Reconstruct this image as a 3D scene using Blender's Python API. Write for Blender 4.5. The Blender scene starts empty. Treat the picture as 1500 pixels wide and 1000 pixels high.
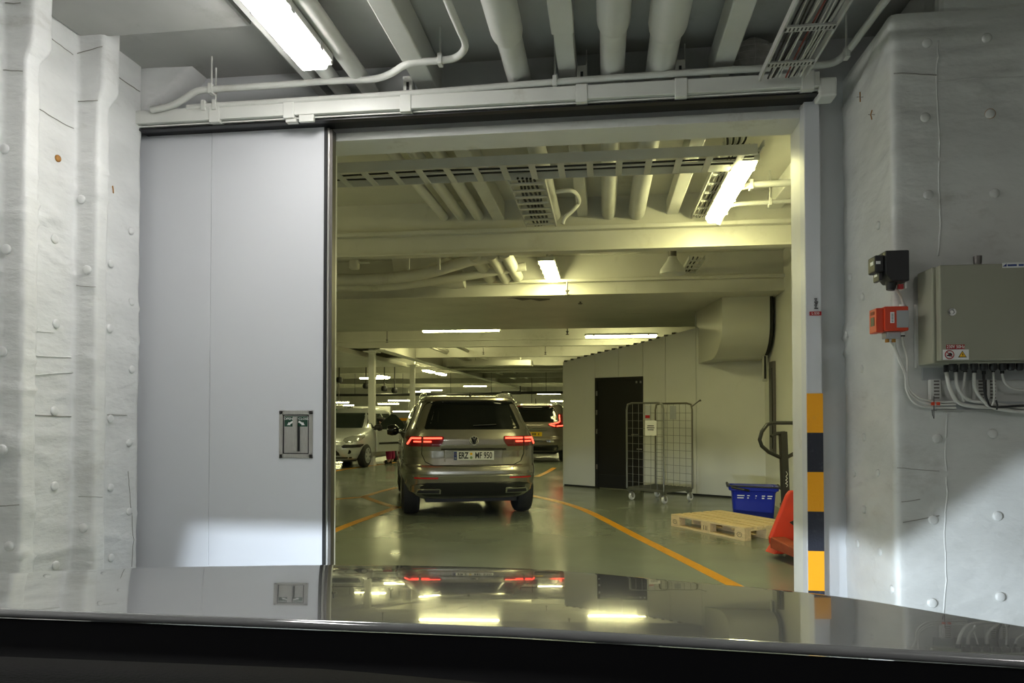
import bpy, bmesh, math, random
import numpy as np
from mathutils import Vector, Matrix, noise

# ------------------------------------------------------------------ scene, camera, world, exposure
SC = bpy.context.scene
COL = SC.collection
R = math.radians
FPX, CX, CY = 1050.0, 750.0, 584.0           # focal length and principal point in pixels of a 1500x1000 frame
YAW, PITCH, CAMZ = R(7.3), R(1.146), 1.38
cam_d = bpy.data.cameras.new('camera')
cam_d.sensor_width = 36.0
cam_d.lens = FPX * 36.0 / 1500.0
cam_d.shift_y = (CY - 500.0) / 1500.0
cam_d.clip_start = 0.02
cam_d.clip_end = 300
cam = bpy.data.objects.new('camera', cam_d)
cam.location = (0, 0, CAMZ)
cam.rotation_euler = (R(90) + PITCH, 0, YAW)
COL.objects.link(cam)
SC.camera = cam

w = bpy.data.worlds.new('world')
SC.world = w
w.use_nodes = True
w.node_tree.nodes['Background'].inputs[0].default_value = (0.02, 0.021, 0.02, 1)
w.node_tree.nodes['Background'].inputs[1].default_value = 0.5

SC.view_settings.view_transform = 'Standard'
SC.view_settings.look = 'None'
SC.view_settings.exposure = 0.0
SC.view_settings.gamma = 1.0
SC.view_settings.use_curve_mapping = False

LAMP_FRONT = (1.0, 0.985, 0.95)
LAMP_DECK = (1.0, 0.955, 0.45)
E_FRONT = 41.0                 # radiance of the lit diffusers
E_DECK = 49.0
P_HEAD = 240.0

# pixel of the photograph -> point of the place on a known plane (used to read sizes and places)
_s, _c = math.sin(YAW), math.cos(YAW)
_sp, _cp = math.sin(PITCH), math.cos(PITCH)
_f = Vector((-_s * _cp, _c * _cp, _sp)); _r = Vector((_c, _s, 0)); _u = Vector((_s * _sp, -_c * _sp, _cp))
def ray(px, py):
    return _f + _r * ((px - CX) / FPX) + _u * ((CY - py) / FPX)
def at(px, py, X=None, Y=None, Z=None, d=None):
    v = ray(px, py)
    if X is not None: t = X / v.x
    elif Y is not None: t = Y / v.y
    elif Z is not None: t = (Z - CAMZ) / v.z
    else: t = d
    return Vector((0, 0, CAMZ)) + v * t

# ------------------------------------------------------------------ materials
MATS = {}
def mat(name, col, rough=0.5, metal=0.0, spec=0.5, coat=0.0, var=0.0, vscale=3.0, bump=0.0, bscale=40.0,
        stretch=(1, 1, 1), emit=None, estr=0.0, dirt=0.0, dcol=(0.12, 0.10, 0.07), dscale=1.5, alpha=1.0, rvar=0.0, coat_rough=0.03, bdist=0.01):
    if name in MATS: return MATS[name]
    m = bpy.data.materials.new(name); m.use_nodes = True
    nt = m.node_tree; N = nt.nodes; L = nt.links
    b = N['Principled BSDF']
    b.inputs['Base Color'].default_value = (*col, 1)
    b.inputs['Roughness'].default_value = rough
    b.inputs['Metallic'].default_value = metal
    b.inputs['Specular IOR Level'].default_value = spec
    b.inputs['Coat Weight'].default_value = coat
    b.inputs['Coat Roughness'].default_value = coat_rough
    if alpha < 1: b.inputs['Alpha'].default_value = alpha
    if emit:
        b.inputs['Emission Color'].default_value = (*emit, 1)
        b.inputs['Emission Strength'].default_value = estr
    if var or bump or dirt or rvar:
        tc = N.new('ShaderNodeTexCoord'); mp = N.new('ShaderNodeMapping')
        mp.inputs['Scale'].default_value = stretch
        L.new(tc.outputs['Object'], mp.inputs['Vector'])
    src = None
    if var:
        n = N.new('ShaderNodeTexNoise'); n.inputs['Scale'].default_value = vscale; n.inputs['Detail'].default_value = 6
        L.new(mp.outputs[0], n.inputs['Vector'])
        r = N.new('ShaderNodeValToRGB')
        r.color_ramp.elements[0].position = 0.3; r.color_ramp.elements[1].position = 0.7
        r.color_ramp.elements[0].color = (*[c * (1 - var) for c in col], 1)
        r.color_ramp.elements[1].color = (*[min(1, c * (1 + var * 0.6)) for c in col], 1)
        L.new(n.outputs['Fac'], r.inputs[0]); src = r.outputs[0]
    if dirt:
        n2 = N.new('ShaderNodeTexNoise'); n2.inputs['Scale'].default_value = dscale; n2.inputs['Detail'].default_value = 10
        n2.inputs['Roughness'].default_value = 0.72
        L.new(mp.outputs[0], n2.inputs['Vector'])
        r2 = N.new('ShaderNodeValToRGB')
        r2.color_ramp.elements[0].position = 0.58; r2.color_ramp.elements[1].position = 0.8
        r2.color_ramp.elements[0].color = (0, 0, 0, 1); r2.color_ramp.elements[1].color = (dirt, dirt, dirt, 1)
        L.new(n2.outputs['Fac'], r2.inputs[0])
        mx = N.new('ShaderNodeMix'); mx.data_type = 'RGBA'
        L.new(r2.outputs[0], mx.inputs[0])
        if src: L.new(src, mx.inputs[6])
        else: mx.inputs[6].default_value = (*col, 1)
        mx.inputs[7].default_value = (*dcol, 1)
        src = mx.outputs[2]
    if src: L.new(src, b.inputs['Base Color'])
    if rvar:
        n4 = N.new('ShaderNodeTexNoise'); n4.inputs['Scale'].default_value = 1.2; n4.inputs['Detail'].default_value = 5
        L.new(mp.outputs[0], n4.inputs['Vector'])
        mr = N.new('ShaderNodeMapRange'); mr.inputs[1].default_value = 0.3; mr.inputs[2].default_value = 0.7
        mr.inputs[3].default_value = rough - rvar; mr.inputs[4].default_value = rough + rvar
        L.new(n4.outputs['Fac'], mr.inputs[0]); L.new(mr.outputs[0], b.inputs['Roughness'])
    if bump:
        n3 = N.new('ShaderNodeTexNoise'); n3.inputs['Scale'].default_value = bscale; n3.inputs['Detail'].default_value = 4
        L.new(mp.outputs[0], n3.inputs['Vector'])
        bp = N.new('ShaderNodeBump'); bp.inputs['Strength'].default_value = bump; bp.inputs['Distance'].default_value = bdist
        L.new(n3.outputs['Fac'], bp.inputs['Height']); L.new(bp.outputs[0], b.inputs['Normal'])
    MATS[name] = m
    return m

def srgb(r, g, b):
    f = lambda c: (c / 255 / 12.92) if c / 255 <= 0.04045 else ((c / 255 + 0.055) / 1.055) ** 2.4
    return (f(r), f(g), f(b))

M_LIN = mat('lining_paint', (0.74, 0.745, 0.74), 0.45, var=0.09, vscale=2.5, bump=0.5, bscale=9, stretch=(1, 1, 2.4), bdist=0.02, dirt=0.8, dcol=(0.42, 0.41, 0.37), dscale=2.2)
M_LINR = mat('lining_paint_worn', (0.62, 0.625, 0.60), 0.45, var=0.12, vscale=2.2, bump=0.5, bscale=8, stretch=(1, 1, 1.8), bdist=0.02, dirt=0.8, dcol=(0.36, 0.35, 0.31), dscale=2.0)
M_SEAM = mat('lining_seam', (0.30, 0.29, 0.26), 0.7)
M_RUST = mat('rust', (0.42, 0.20, 0.05), 0.8, var=0.4, vscale=40)
M_CEIL = mat('ceiling_paint', (0.42, 0.42, 0.40), 0.5, var=0.12, vscale=2, bump=0.12, bscale=9, dirt=0.6, dcol=(0.22, 0.20, 0.16), dscale=2.5)
M_DECKC = mat('deck_ceiling_paint', (0.62, 0.61, 0.54), 0.45, var=0.10, vscale=1.5, bump=0.1, bscale=6, dirt=0.6, dcol=(0.26, 0.23, 0.15), dscale=1.8)
M_PIPE = mat('pipe_paint', (0.64, 0.64, 0.60), 0.42, var=0.06, vscale=4, bump=0.1, bscale=20, dirt=0.5, dcol=(0.30, 0.27, 0.2), dscale=3)
M_BULK = mat('bulkhead_paint', (0.60, 0.61, 0.62), 0.42, var=0.05, vscale=2, bump=0.05, bscale=15, dirt=0.3, dcol=(0.3, 0.29, 0.26), dscale=2.5)
M_FRAME = mat('frame_paint', (0.70, 0.70, 0.66), 0.4, var=0.05, vscale=4, dirt=0.6, dcol=(0.32, 0.28, 0.2), dscale=4)
M_PANEL = mat('door_panel', (0.60, 0.61, 0.64), 0.38, var=0.02, vscale=1.0, rvar=0.04)
M_STEEL = mat('stainless', (0.55, 0.54, 0.52), 0.32, metal=1.0, var=0.1, vscale=20, stretch=(8, 8, 1))
M_STEELD = mat('dark_steel', (0.16, 0.15, 0.14), 0.45, metal=0.9)
M_BLACK = mat('black_plastic', (0.012, 0.012, 0.013), 0.45)
M_RUBBER = mat('rubber', (0.014, 0.014, 0.014), 0.75, var=0.2, vscale=30)
M_DARKRAIL = mat('dark_rail', (0.006, 0.007, 0.008), 0.5, spec=0.2)
M_YEL = mat('yellow_paint', srgb(246, 168, 8), 0.5, bump=0.2, bscale=90, dirt=0.25, dcol=(0.4, 0.32, 0.2), dscale=9)
M_LINE = mat('yellow_line', srgb(214, 148, 22), 0.35, var=0.12, vscale=5, dirt=0.4, dcol=(0.24, 0.2, 0.1), dscale=5)
M_BLKP = mat('black_paint', (0.016, 0.018, 0.03), 0.4, bump=0.2, bscale=90, dirt=0.25, dcol=(0.4, 0.4, 0.42), dscale=16)
M_WHITE = mat('white_paint', (0.72, 0.72, 0.70), 0.4, var=0.04, vscale=3, dirt=0.2, dcol=(0.4, 0.38, 0.33), dscale=3)
M_CREAM = mat('cabin_paint', (0.72, 0.72, 0.66), 0.35, var=0.04, vscale=1.2, dirt=0.25, dcol=(0.4, 0.38, 0.3), dscale=1.4)
M_FLOOR = mat('deck_floor', (0.20, 0.22, 0.18), 0.2, spec=0.55, var=0.14, vscale=0.9, bump=0.10, bscale=3.0, dirt=0.35, dcol=(0.09, 0.10, 0.08), dscale=0.8, rvar=0.07)
M_CABW = mat('cable_white', (0.62, 0.61, 0.57), 0.5)
M_CABB = mat('cable_black', (0.015, 0.015, 0.015), 0.5)
M_CABR = mat('cable_red', (0.25, 0.05, 0.03), 0.5)
M_TRAY = mat('tray_paint', (0.55, 0.55, 0.52), 0.42, var=0.06, vscale=6)
M_BLUE = mat('blue_plastic', (0.008, 0.022, 0.36), 0.35, spec=0.5)
M_RED = mat('red_paint', srgb(196, 52, 26), 0.45, var=0.15, vscale=5, dirt=0.5, dcol=(0.12, 0.05, 0.03), dscale=5)
M_REDD = mat('red_worn', srgb(140, 62, 36), 0.6, var=0.3, vscale=8, dirt=0.7, dcol=(0.10, 0.07, 0.04), dscale=6)
M_WOOD = mat('pallet_wood', (0.66, 0.50, 0.27), 0.65, var=0.18, vscale=3, stretch=(2, 14, 14), bump=0.1, bscale=10)
M_BOX = mat('cabinet_paint', srgb(150, 149, 132), 0.5, var=0.03, vscale=4, bump=0.04, bscale=160)
M_ORANGE = mat('orange_red_plastic', srgb(205, 62, 28), 0.4, var=0.05)
M_GREY = mat('grey_plastic', (0.36, 0.37, 0.38), 0.5)
M_SIGNW = mat('sign_white', (0.78, 0.78, 0.76), 0.4)
M_SIGNR = mat('sign_red', srgb(160, 16, 26), 0.4)
M_SIGNY = mat('sign_yellow', srgb(245, 190, 10), 0.4)
M_SIGNB = mat('sign_black', (0.012, 0.012, 0.012), 0.4)
M_SIGNG = mat('sign_green', srgb(18, 62, 44), 0.4)
M_SIGNBL = mat('sign_blue', srgb(20, 50, 120), 0.4)
M_MESH = mat('wire_steel', (0.24, 0.24, 0.21), 0.4, metal=0.7)
M_BRONZE = mat('cart_tube', (0.20, 0.19, 0.15), 0.35, metal=0.7)
M_DOORD = mat('dark_door', (0.016, 0.015, 0.013), 0.4, var=0.1, vscale=2)
M_KICK = mat('door_kick', (0.045, 0.045, 0.045), 0.35, metal=0.6)
M_LF = mat('lamp_front_glow', (0.9, 0.9, 0.9), 0.4, emit=LAMP_FRONT, estr=E_FRONT)
M_LD = mat('lamp_deck_glow', (0.9, 0.9, 0.8), 0.4, emit=LAMP_DECK, estr=E_DECK)
M_LR = mat('lamp_rear_glow', (0.9, 0.9, 0.9), 0.4, emit=LAMP_FRONT, estr=E_FRONT * 0.40)
M_LRR = mat('lamp_rear_right_glow', (0.9, 0.9, 0.9), 0.4, emit=LAMP_FRONT, estr=E_FRONT * 1.7)
M_ROCK = mat('wrap_cloth', (0.45, 0.44, 0.41), 0.8, var=0.2, vscale=20, bump=0.5, bscale=30)

# ------------------------------------------------------------------ mesh helpers
class MB:
    def __init__(s): s.v = []; s.f = []
    def add(s, vs, fs):
        o = len(s.v); s.v += [tuple(v) for v in vs]; s.f += [tuple(i + o for i in f) for f in fs]; return s
    def box(s, a, b, M=None):
        x0, y0, z0 = a; x1, y1, z1 = b
        vs = [Vector(p) for p in ((x0,y0,z0),(x1,y0,z0),(x1,y1,z0),(x0,y1,z0),(x0,y0,z1),(x1,y0,z1),(x1,y1,z1),(x0,y1,z1))]
        if M: vs = [M @ v for v in vs]
        return s.add(vs, [(0,3,2,1),(4,5,6,7),(0,1,5,4),(1,2,6,5),(2,3,7,6),(3,0,4,7)])
    def tube(s, pts, r, n=10, cap=True):
        pts = [Vector(p) for p in pts]
        rs = r if isinstance(r, (list, tuple)) else [r] * len(pts)
        rings = []; prev = None
        for i, p in enumerate(pts):
            t = (pts[min(i + 1, len(pts) - 1)] - pts[max(i - 1, 0)]).normalized()
            if prev is None:
                a = Vector((0, 0, 1)) if abs(t.z) < 0.9 else Vector((1, 0, 0))
                u = t.cross(a).normalized()
            else:
                u = (prev - t * prev.dot(t)).normalized()
            prev = u; vv = t.cross(u)
            rings.append([p + (u * math.cos(k * 2 * math.pi / n) + vv * math.sin(k * 2 * math.pi / n)) * rs[i] for k in range(n)])
        o = len(s.v); fs = []
        for i in range(len(rings) - 1):
            for k in range(n):
                fs.append((i*n+k, i*n+(k+1)%n, (i+1)*n+(k+1)%n, (i+1)*n+k))
        if cap: fs += [tuple(range(n))[::-1], tuple((len(rings)-1)*n + k for k in range(n))]
        return s.add([v for rg in rings for v in rg], fs)
    def bar(s, a, b, wx, wz, up=(0, 0, 1)):
        a = Vector(a); b = Vector(b); t = (b - a).normalized(); up = Vector(up)
        if abs(t.dot(up)) > 0.98: up = Vector((0, 1, 0))
        x = t.cross(up).normalized() * wx / 2; z = x.cross(t).normalized() * wz / 2
        vs = [a-x-z, a+x-z, a+x+z, a-x+z, b-x-z, b+x-z, b+x+z, b-x+z]
        return s.add(vs, [(0,1,2,3),(7,6,5,4),(0,4,5,1),(1,5,6,2),(2,6,7,3),(3,7,4,0)])
    def prism(s, poly, vec, origin=(0, 0, 0), ax=((1, 0, 0), (0, 0, 1))):
        o = Vector(origin); a = Vector(ax[0]); b = Vector(ax[1]); vec = Vector(vec); n = len(poly)
        p0 = [o + a * x + b * y for x, y in poly]; p1 = [p + vec for p in p0]
        return s.add(p0 + p1, [tuple(range(n))[::-1], tuple(range(n, 2*n))] + [(i, (i+1)%n, n+(i+1)%n, n+i) for i in range(n)])
    def lathe(s, prof, M=None, n=20):
        vs = []; fs = []; m = len(prof)
        for r, z in prof:
            for k in range(n):
                a = 2 * math.pi * k / n; vs.append(Vector((r * math.cos(a), r * math.sin(a), z)))
        if M: vs = [M @ v for v in vs]
        for i in range(m - 1):
            for k in range(n): fs.append((i*n+k, i*n+(k+1)%n, (i+1)*n+(k+1)%n, (i+1)*n+k))
        fs += [tuple(range(n))[::-1], tuple((m-1)*n + k for k in range(n))]
        return s.add(vs, fs)
    def grid(s, rows, closed=False):
        n = len(rows[0]); o = []; fs = []
        for rr in rows: o += rr
        for i in range(len(rows) - 1):
            for k in range(n if closed else n - 1):
                fs.append((i*n+k, i*n+(k+1)%n, (i+1)*n+(k+1)%n, (i+1)*n+k))
        return s.add(o, fs)
    def mesh(s, name, recalc=True):
        me = bpy.data.meshes.new(name); me.from_pydata(s.v, [], s.f); me.update()
        if recalc:
            bm = bmesh.new(); bm.from_mesh(me); bmesh.ops.recalc_face_normals(bm, faces=bm.faces); bm.to_mesh(me); bm.free()
        return me
    def build(s, name, m, parent=None, smooth=None, bev=0.0, recalc=True, segs=2):
        me = s.mesh(name, recalc)
        return link(name, me, m, parent, smooth, bev, segs)

def link(name, me, m, parent=None, smooth=None, bev=0.0, segs=2):
    o = bpy.data.objects.new(name, me); COL.objects.link(o)
    if m: me.materials.append(m)
    if smooth:
        me.polygons.foreach_set('use_smooth', [True] * len(me.polygons))
        if smooth is not True:
            me.set_sharp_from_angle(angle=R(smooth))
    if bev:
        b = o.modifiers.new('bevel', 'BEVEL'); b.width = bev; b.segments = segs; b.limit_method = 'ANGLE'; b.angle_limit = R(35)
    if parent: o.parent = parent
    return o

def tag(o, label, cat, group=None):
    o['label'] = label; o['category'] = cat
    if group: o['group'] = group
    return o
def thing(name, label, cat, loc=(0, 0, 0), rz=0.0, group=None):
    o = bpy.data.objects.new(name, None); COL.objects.link(o); o.empty_display_size = 0.1
    o.location = loc; o.rotation_euler = (0, 0, rz)
    return tag(o, label, cat, group)
def struct(o, label=None):
    o['kind'] = 'structure'
    if label: o['label'] = label
    return o
def local(root, pts):
    M = (Matrix.Translation(root.location) @ root.rotation_euler.to_matrix().to_4x4()).inverted()
    return [M @ Vector(p) for p in pts]
def smooth_path(pts, k=6):
    pts = [Vector(p) for p in pts]; out = []
    for i in range(len(pts) - 1):
        p0 = pts[max(i-1, 0)]; p1 = pts[i]; p2 = pts[i+1]; p3 = pts[min(i+2, len(pts)-1)]
        for j in range(k):
            t = j / k
            out.append(0.5 * ((2*p1) + (p2-p0)*t + (2*p0-5*p1+4*p2-p3)*t*t + (3*p1-p0-3*p2+p3)*t**3))
    out.append(pts[-1]); return out
def text(name, s, size, m, parent, M, depth=0.0015, align='CENTER', sx=1.0, bold=0.0):
    cu = bpy.data.curves.new('t', 'FONT'); cu.body = s; cu.size = size; cu.extrude = depth / 2; cu.offset = bold
    cu.align_x = align; cu.align_y = 'CENTER'; cu.resolution_u = 3
    t = bpy.data.objects.new('t', cu); COL.objects.link(t)
    bpy.context.view_layer.update()
    me = bpy.data.meshes.new_from_object(t.evaluated_get(bpy.context.evaluated_depsgraph_get()))
    bpy.data.objects.remove(t); bpy.data.curves.remove(cu)
    me.materials.clear()
    me.transform(M @ Matrix.Diagonal((sx, 1, 1, 1)))
    return link(name, me, m, parent)
def basis(o, x, y):
    x = Vector(x).normalized(); y = Vector(y).normalized(); z = x.cross(y)
    M = Matrix((x, y, z)).transposed().to_4x4(); M.translation = Vector(o); return M
def area_light(parent, loc, sx, sy, power, col, rot=(0, 0, 0), spread=180):
    l = bpy.data.lights.new('lamp_light', 'AREA'); l.shape = 'RECTANGLE'; l.size = sx; l.size_y = sy; l.energy = power; l.color = col
    l.spread = R(spread)
    o = bpy.data.objects.new('lamp_light', l); COL.objects.link(o); o.location = loc; o.rotation_euler = rot
    if parent: o.parent = parent
    return o
random.seed(7)
# ================================================================== THE SETTING
YP, YB, YBB = 4.50, 4.62, 4.85          # sliding door plane, bulkhead front, bulkhead back
XL, XR = -1.885, 1.248                   # doorway
ZSOF = 3.205                            # doorway soffit
ZC = 3.70                               # deck plating overhead
XW = -3.07                              # left lining
XRB, YRB = 1.47, 3.87                   # right lining block

struct(MB().box((-26, -8, -0.2), (9, 62, 0)).build('floor', M_FLOOR), 'glossy grey-green painted steel deck')
struct(MB().box((-15, -8, ZC), (9, YB, ZC + 0.15)).build('ceiling', M_CEIL), 'grey painted deck plating above the doorway')
struct(MB().box((-26, YB, ZC), (9, 62, ZC + 0.15)).build('ceiling', M_DECKC), 'cream painted deck plating of the car deck beyond')

def wave(p, amp, fx=1.0):
    n = noise.noise(Vector((p.x * 2.2, p.y * 2.2, p.z * 3.4)) * fx) + 0.45 * noise.noise(Vector((p.x * 5, p.y * 5, p.z * 11)) * fx)
    # cloth wrinkles, mostly horizontal
    k = noise.noise(Vector((p.x * 1.5 + 9, p.y * 1.5, p.z * 2.0)))
    wr = max(0.0, 1 - abs(noise.noise(Vector((p.x * 1.2, p.y * 1.2 + 4, p.z * 6.5 + p.y * 1.3)))) * 7)
    return amp * (n * 1.0 + wr * max(0, k + 0.1) * 5.0)

def lining_wall(name, prof, z0, z1, nz, amp, m, label):
    """prof(z) -> list of plan corner points; sampled, rounded a little and pushed out by cloth waves"""
    rows = []
    for i in range(nz + 1):
        z = z0 + (z1 - z0) * i / nz
        pts = [Vector((x, y, z)) for x, y in prof(z)]
        path = []
        for a, b, n in zip(pts[:-1], pts[1:], prof.n):
            for k in range(n): path.append(a.lerp(b, k / n))
        path.append(pts[-1])
        for _ in range(2):
            path = [path[0]] + [path[k] * 0.6 + (path[k-1] + path[k+1]) * 0.2 for k in range(1, len(path) - 1)] + [path[-1]]
        out = []
        for k, p in enumerate(path):
            t = (path[min(k+1, len(path)-1)] - path[max(k-1, 0)]); nrm = Vector((t.y, -t.x, 0)).normalized()
            out.append(p + nrm * wave(p, amp))
        rows.append(out)
    o = MB().grid(rows).build(name, m, smooth=True, recalc=False)
    return struct(o, label)

def step(a, b, z):
    t = min(1, max(0, (z - a) / (b - a))); return t * t * (3 - 2 * t)
def prof_left(z):
    k = step(3.19, 3.31, z); pr = 0.14 + 0.035 * k; th = 0.10 + 0.045 * k
    pts = [(XW, 2.6)]
    for y0 in (3.29, 3.82):
        pts += [(XW, y0), (XW + pr, y0), (XW + pr, y0 + th), (XW, y0 + th)]
    pts += [(XW, 4.43), (XW - 0.35, 4.46)]
    return pts
prof_left.n = [12, 7, 7, 7, 22, 7, 7, 7, 26, 6]
wall_left = lining_wall('wall_left', prof_left, 0.0, ZC, 150, 0.006, M_LIN, 'white cloth-lined wall with two wrapped frames left of the sliding door')
def prof_left2(z): return [(XW, -8.0), (XW, 2.6)]
prof_left2.n = [60]
lining_wall('wall_left', prof_left2, 0.0, ZC, 20, 0.006, M_LIN, 'white lined wall running back beside the car')
# haunch of lining in the upper left corner of the bulkhead
hp = [at(x, y, Y=4.47) for x, y in ((160, -40), (216, -40), (300, 40), (292, 92), (262, 128), (222, 160), (206, 190))]
rows = []
c0 = at(218, 60, Y=4.47)
for k in range(9):
    f = k / 8
    rows.append([c0.lerp(p, f) + Vector((0, -0.03 + wave(c0.lerp(p, f), 0.02), 0)) for p in hp + [hp[0]]])
rows.append([p + Vector((0, 0.15, 0)) for p in hp + [hp[0]]])
MB().grid(rows).build('corner_lining', M_LIN, wall_left, smooth=True)

def prof_right(z): return [(XRB, YB), (XRB, YRB), (2.6, YRB)]
prof_right.n = [34, 46]
wall_right = lining_wall('wall_right', prof_right, 0.0, 3.43, 140, 0.006, M_LINR, 'grey-white lined block right of the doorway carrying the control cabinet')
def prof_right3(z): return [(2.6, YRB), (4.6, YRB), (4.6, -8.0)]
prof_right3.n = [20, 60]
lining_wall('wall_right', prof_right3, 0.0, ZC, 20, 0.005, M_LINR, 'grey-white lined wall right of the car')
MB().box((XRB + 0.01, YRB + 0.02, 3.42), (2.6, YB, 3.44)).build('ledge', M_LINR, wall_right)
MB().box((1.70, YRB + 0.005, 3.42), (2.61, YB, ZC)).build('upper_lining', M_LINR, wall_right, bev=0.03)
struct(MB().box((-15, -8.2, 0), (9, -8, ZC)).build('wall_back', M_CEIL), 'grey wall behind the car')

# round heads of the lining pins, each a part of its wall
def cap_mesh(r, h):
    return MB().lathe([(r, -0.012), (r * 1.0, h * 0.25), (r * 0.9, h * 0.6), (r * 0.62, h * 0.9), (r * 0.2, h)], n=18).mesh('pin_cap')
CAPS = {}
def pin(px, py, wall, m, X=None, Y=None, r=0.026, h=0.009, rust=False):
    p = at(px, py, X=X, Y=Y); k_ = wave(p, 0.006)
    p += Vector((0, -k_, 0)) if Y is not None else Vector((k_ if X < 0 else -k_, 0, 0))
    key = (m.name, r)
    if key not in CAPS:
        me = cap_mesh(r, h); me.materials.append(m); me.polygons.foreach_set('use_smooth', [True] * len(me.polygons)); CAPS[key] = me
    o = bpy.data.objects.new('pin_cap', CAPS[key]); COL.objects.link(o); o.parent = wall
    o.location = p; o.rotation_euler = (R(90), 0, 0) if Y is not None else (0, R(90) if X < 0 else R(-90), 0)
for px, py in ((6, 218), (9, 365), (3, 515), (7, 658), (13, 800)): pin(px, py, wall_left, M_LIN, Y=3.285)
for px, py in ((119, 292), (127, 395), (122, 773)): pin(px, py, wall_left, M_LIN, Y=3.815)
for px, py in ((80, 350), (83, 474), (80, 602), (80, 712), (82, 828)): pin(px, py, wall_left, M_LIN, X=XW + 0.004)
for px, py in ((163, 386), (160, 481), (162, 613), (162, 714), (163, 817), (192, 338), (193, 442), (193, 541), (189, 648), (189, 749)): pin(px, py, wall_left, M_LIN, X=XW + 0.004)
pin(85, 232, wall_left, M_RUST, X=XW + 0.004, r=0.02); 
for px, py in ((1445, 56), (1358, 63), (1355, 172), (1457, 283), (1360, 285), (1455, 635), (1373, 642), (1462, 756), (1367, 761), (1466, 874), (1366, 883)):
    pin(px, py, wall_right, M_LINR, Y=YRB - 0.003, r=0.024)
pin(1451, 166, wall_right, M_RUST, Y=YRB - 0.0, r=0.026, h=0.008); pin(1451, 166, wall_right, M_LINR, Y=YRB - 0.004, r=0.0235)
for px, py in ((1245, 406), (1244, 490), (1264, 434), (1263, 540), (1265, 640), (1285, 693), (1270, 746), (1289, 808), (1306, 863), (1251, 693), (1255, 796), (1357 - 70, 330)):
    pin(px, py, wall_right, M_LINR, X=XRB - 0.003, r=0.022)
# open seams and rusty pins in the cloth
def seam(wall, pts, X=None, Y=None, r=0.0022, m=None):
    q = [at(a, b, X=X, Y=Y) for a, b in pts]
    out = []
    for a, b in zip(q[:-1], q[1:]):
        n = max(2, int((b - a).length / 0.03))
        for k in range(n):
            p = a.lerp(b, k / n); j = noise.noise(p * 30) * 0.004; k_ = wave(p, 0.006)
            out.append(p + Vector((0 if X is not None else j, j if X is not None else 0, j)) + (Vector((0, -k_, 0)) if Y is not None else Vector((k_ if X < 0 else -k_, 0, 0))))
    out.append(q[-1])
    MB().tube(out, r, 6).build('seam', m or M_SEAM, wall, smooth=True)
xs = XW + 0.003
seam(wall_left, ((70, 52), (107, 80)), X=xs); seam(wall_left, ((58, 160), (96, 183), (108, 188)), X=xs)
seam(wall_left, ((107, 80), (150, 68)), Y=3.812); seam(wall_left, ((115, 148), (143, 147)), Y=3.812)
seam(wall_left, ((0, 102), (33, 104)), Y=3.284); seam(wall_left, ((0, 4), (30, 4)), Y=3.284); seam(wall_left, ((112, 418), (140, 420)), Y=3.814)
seam(wall_left, ((115, 727), (150, 728)), Y=3.814, r=0.0016); seam(wall_left, ((172, 112), (205, 134)), X=xs, r=0.003); seam(wall_left, ((0, 741), (28, 739)), Y=3.284)
seam(wall_left, ((52, 608), (104, 610)), X=xs, r=0.003); seam(wall_left, ((158, 607), (186, 608)), X=xs); seam(wall_left, ((187, 690), (196, 790), (193, 830)), X=xs, r=0.0016)
seam(wall_left, ((52, 485), (80, 487)), X=xs, r=0.002, m=M_LIN); seam(wall_left, ((50, 521), (104, 523)), X=xs, r=0.004, m=M_LIN); seam(wall_left, ((50, 549), (106, 545)), X=xs, r=0.004, m=M_LIN)
ys = YRB - 0.002
seam(wall_right, ((1374, 60), (1371, 120), (1376, 200), (1375, 260), (1378, 330), (1374, 375)), Y=ys + 0.004, r=0.005, m=M_LINR); seam(wall_right, ((1388, 605), (1385, 660), (1387, 720), (1383, 780), (1386, 850), (1382, 900)), Y=ys + 0.004, r=0.005, m=M_LINR)
seam(wall_right, ((1310, 107), (1372, 110)), Y=ys, r=0.003); seam(wall_right, ((1314, 685), (1376, 690)), Y=ys, r=0.002); seam(wall_right, ((1374, 118), (1500, 112)), Y=ys, r=0.003, m=M_LINR)
seam(wall_right, ((1320, 735), (1348, 731)), Y=ys, r=0.002); seam(wall_right, ((1322, 765), (1376, 755)), Y=ys, r=0.002)
for px, py in ((1260, 142), (1277, 168)): seam(wall_right, ((px, py - 7), (px, py + 7)), X=XRB - 0.004, r=0.003, m=M_RUST)
for px, py in ((1260, 142), (1277, 168)): seam(wall_right, ((px - 5, py), (px + 4, py)), X=XRB - 0.004, r=0.002, m=M_SEAM)
seam(wall_left, ((165, 272), (166, 283)), X=xs, r=0.004, m=M_RUST)

# bulkhead with the doorway
wall_bulk = struct(MB().box((-26.2, YB, 0), (XL, YBB, ZC)).build('wall_front', M_BULK), 'steel bulkhead with the wide doorway to the car deck')
MB().box((XR, YB, 0), (4.6, YBB, ZC)).build('bulkhead_plate', M_BULK, wall_bulk)
MB().box((XL, YB, ZSOF + 0.02), (XR, YBB, ZC)).build('bulkhead_plate', M_BULK, wall_bulk)
fr = struct(MB().box((XL - 0.03, YB - 0.03, ZSOF), (XR + 0.03, YBB + 0.01, ZSOF + 0.055)).build('trim_1', M_FRAME, bev=0.004), 'pale painted steel lintel of the doorway')
fl = struct(MB().box((XL - 0.045, YB - 0.05, 0), (XL + 0.012, YBB + 0.01, ZSOF)).build('trim_2', M_FRAME, bev=0.004), 'painted steel left jamb of the doorway')
frj = struct(MB().box((XR - 0.03, YB - 0.03, 0), (XR + 0.02, YBB + 0.01, ZSOF)).build('trim_3', M_FRAME, bev=0.004), 'scuffed steel right jamb of the doorway')
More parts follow.
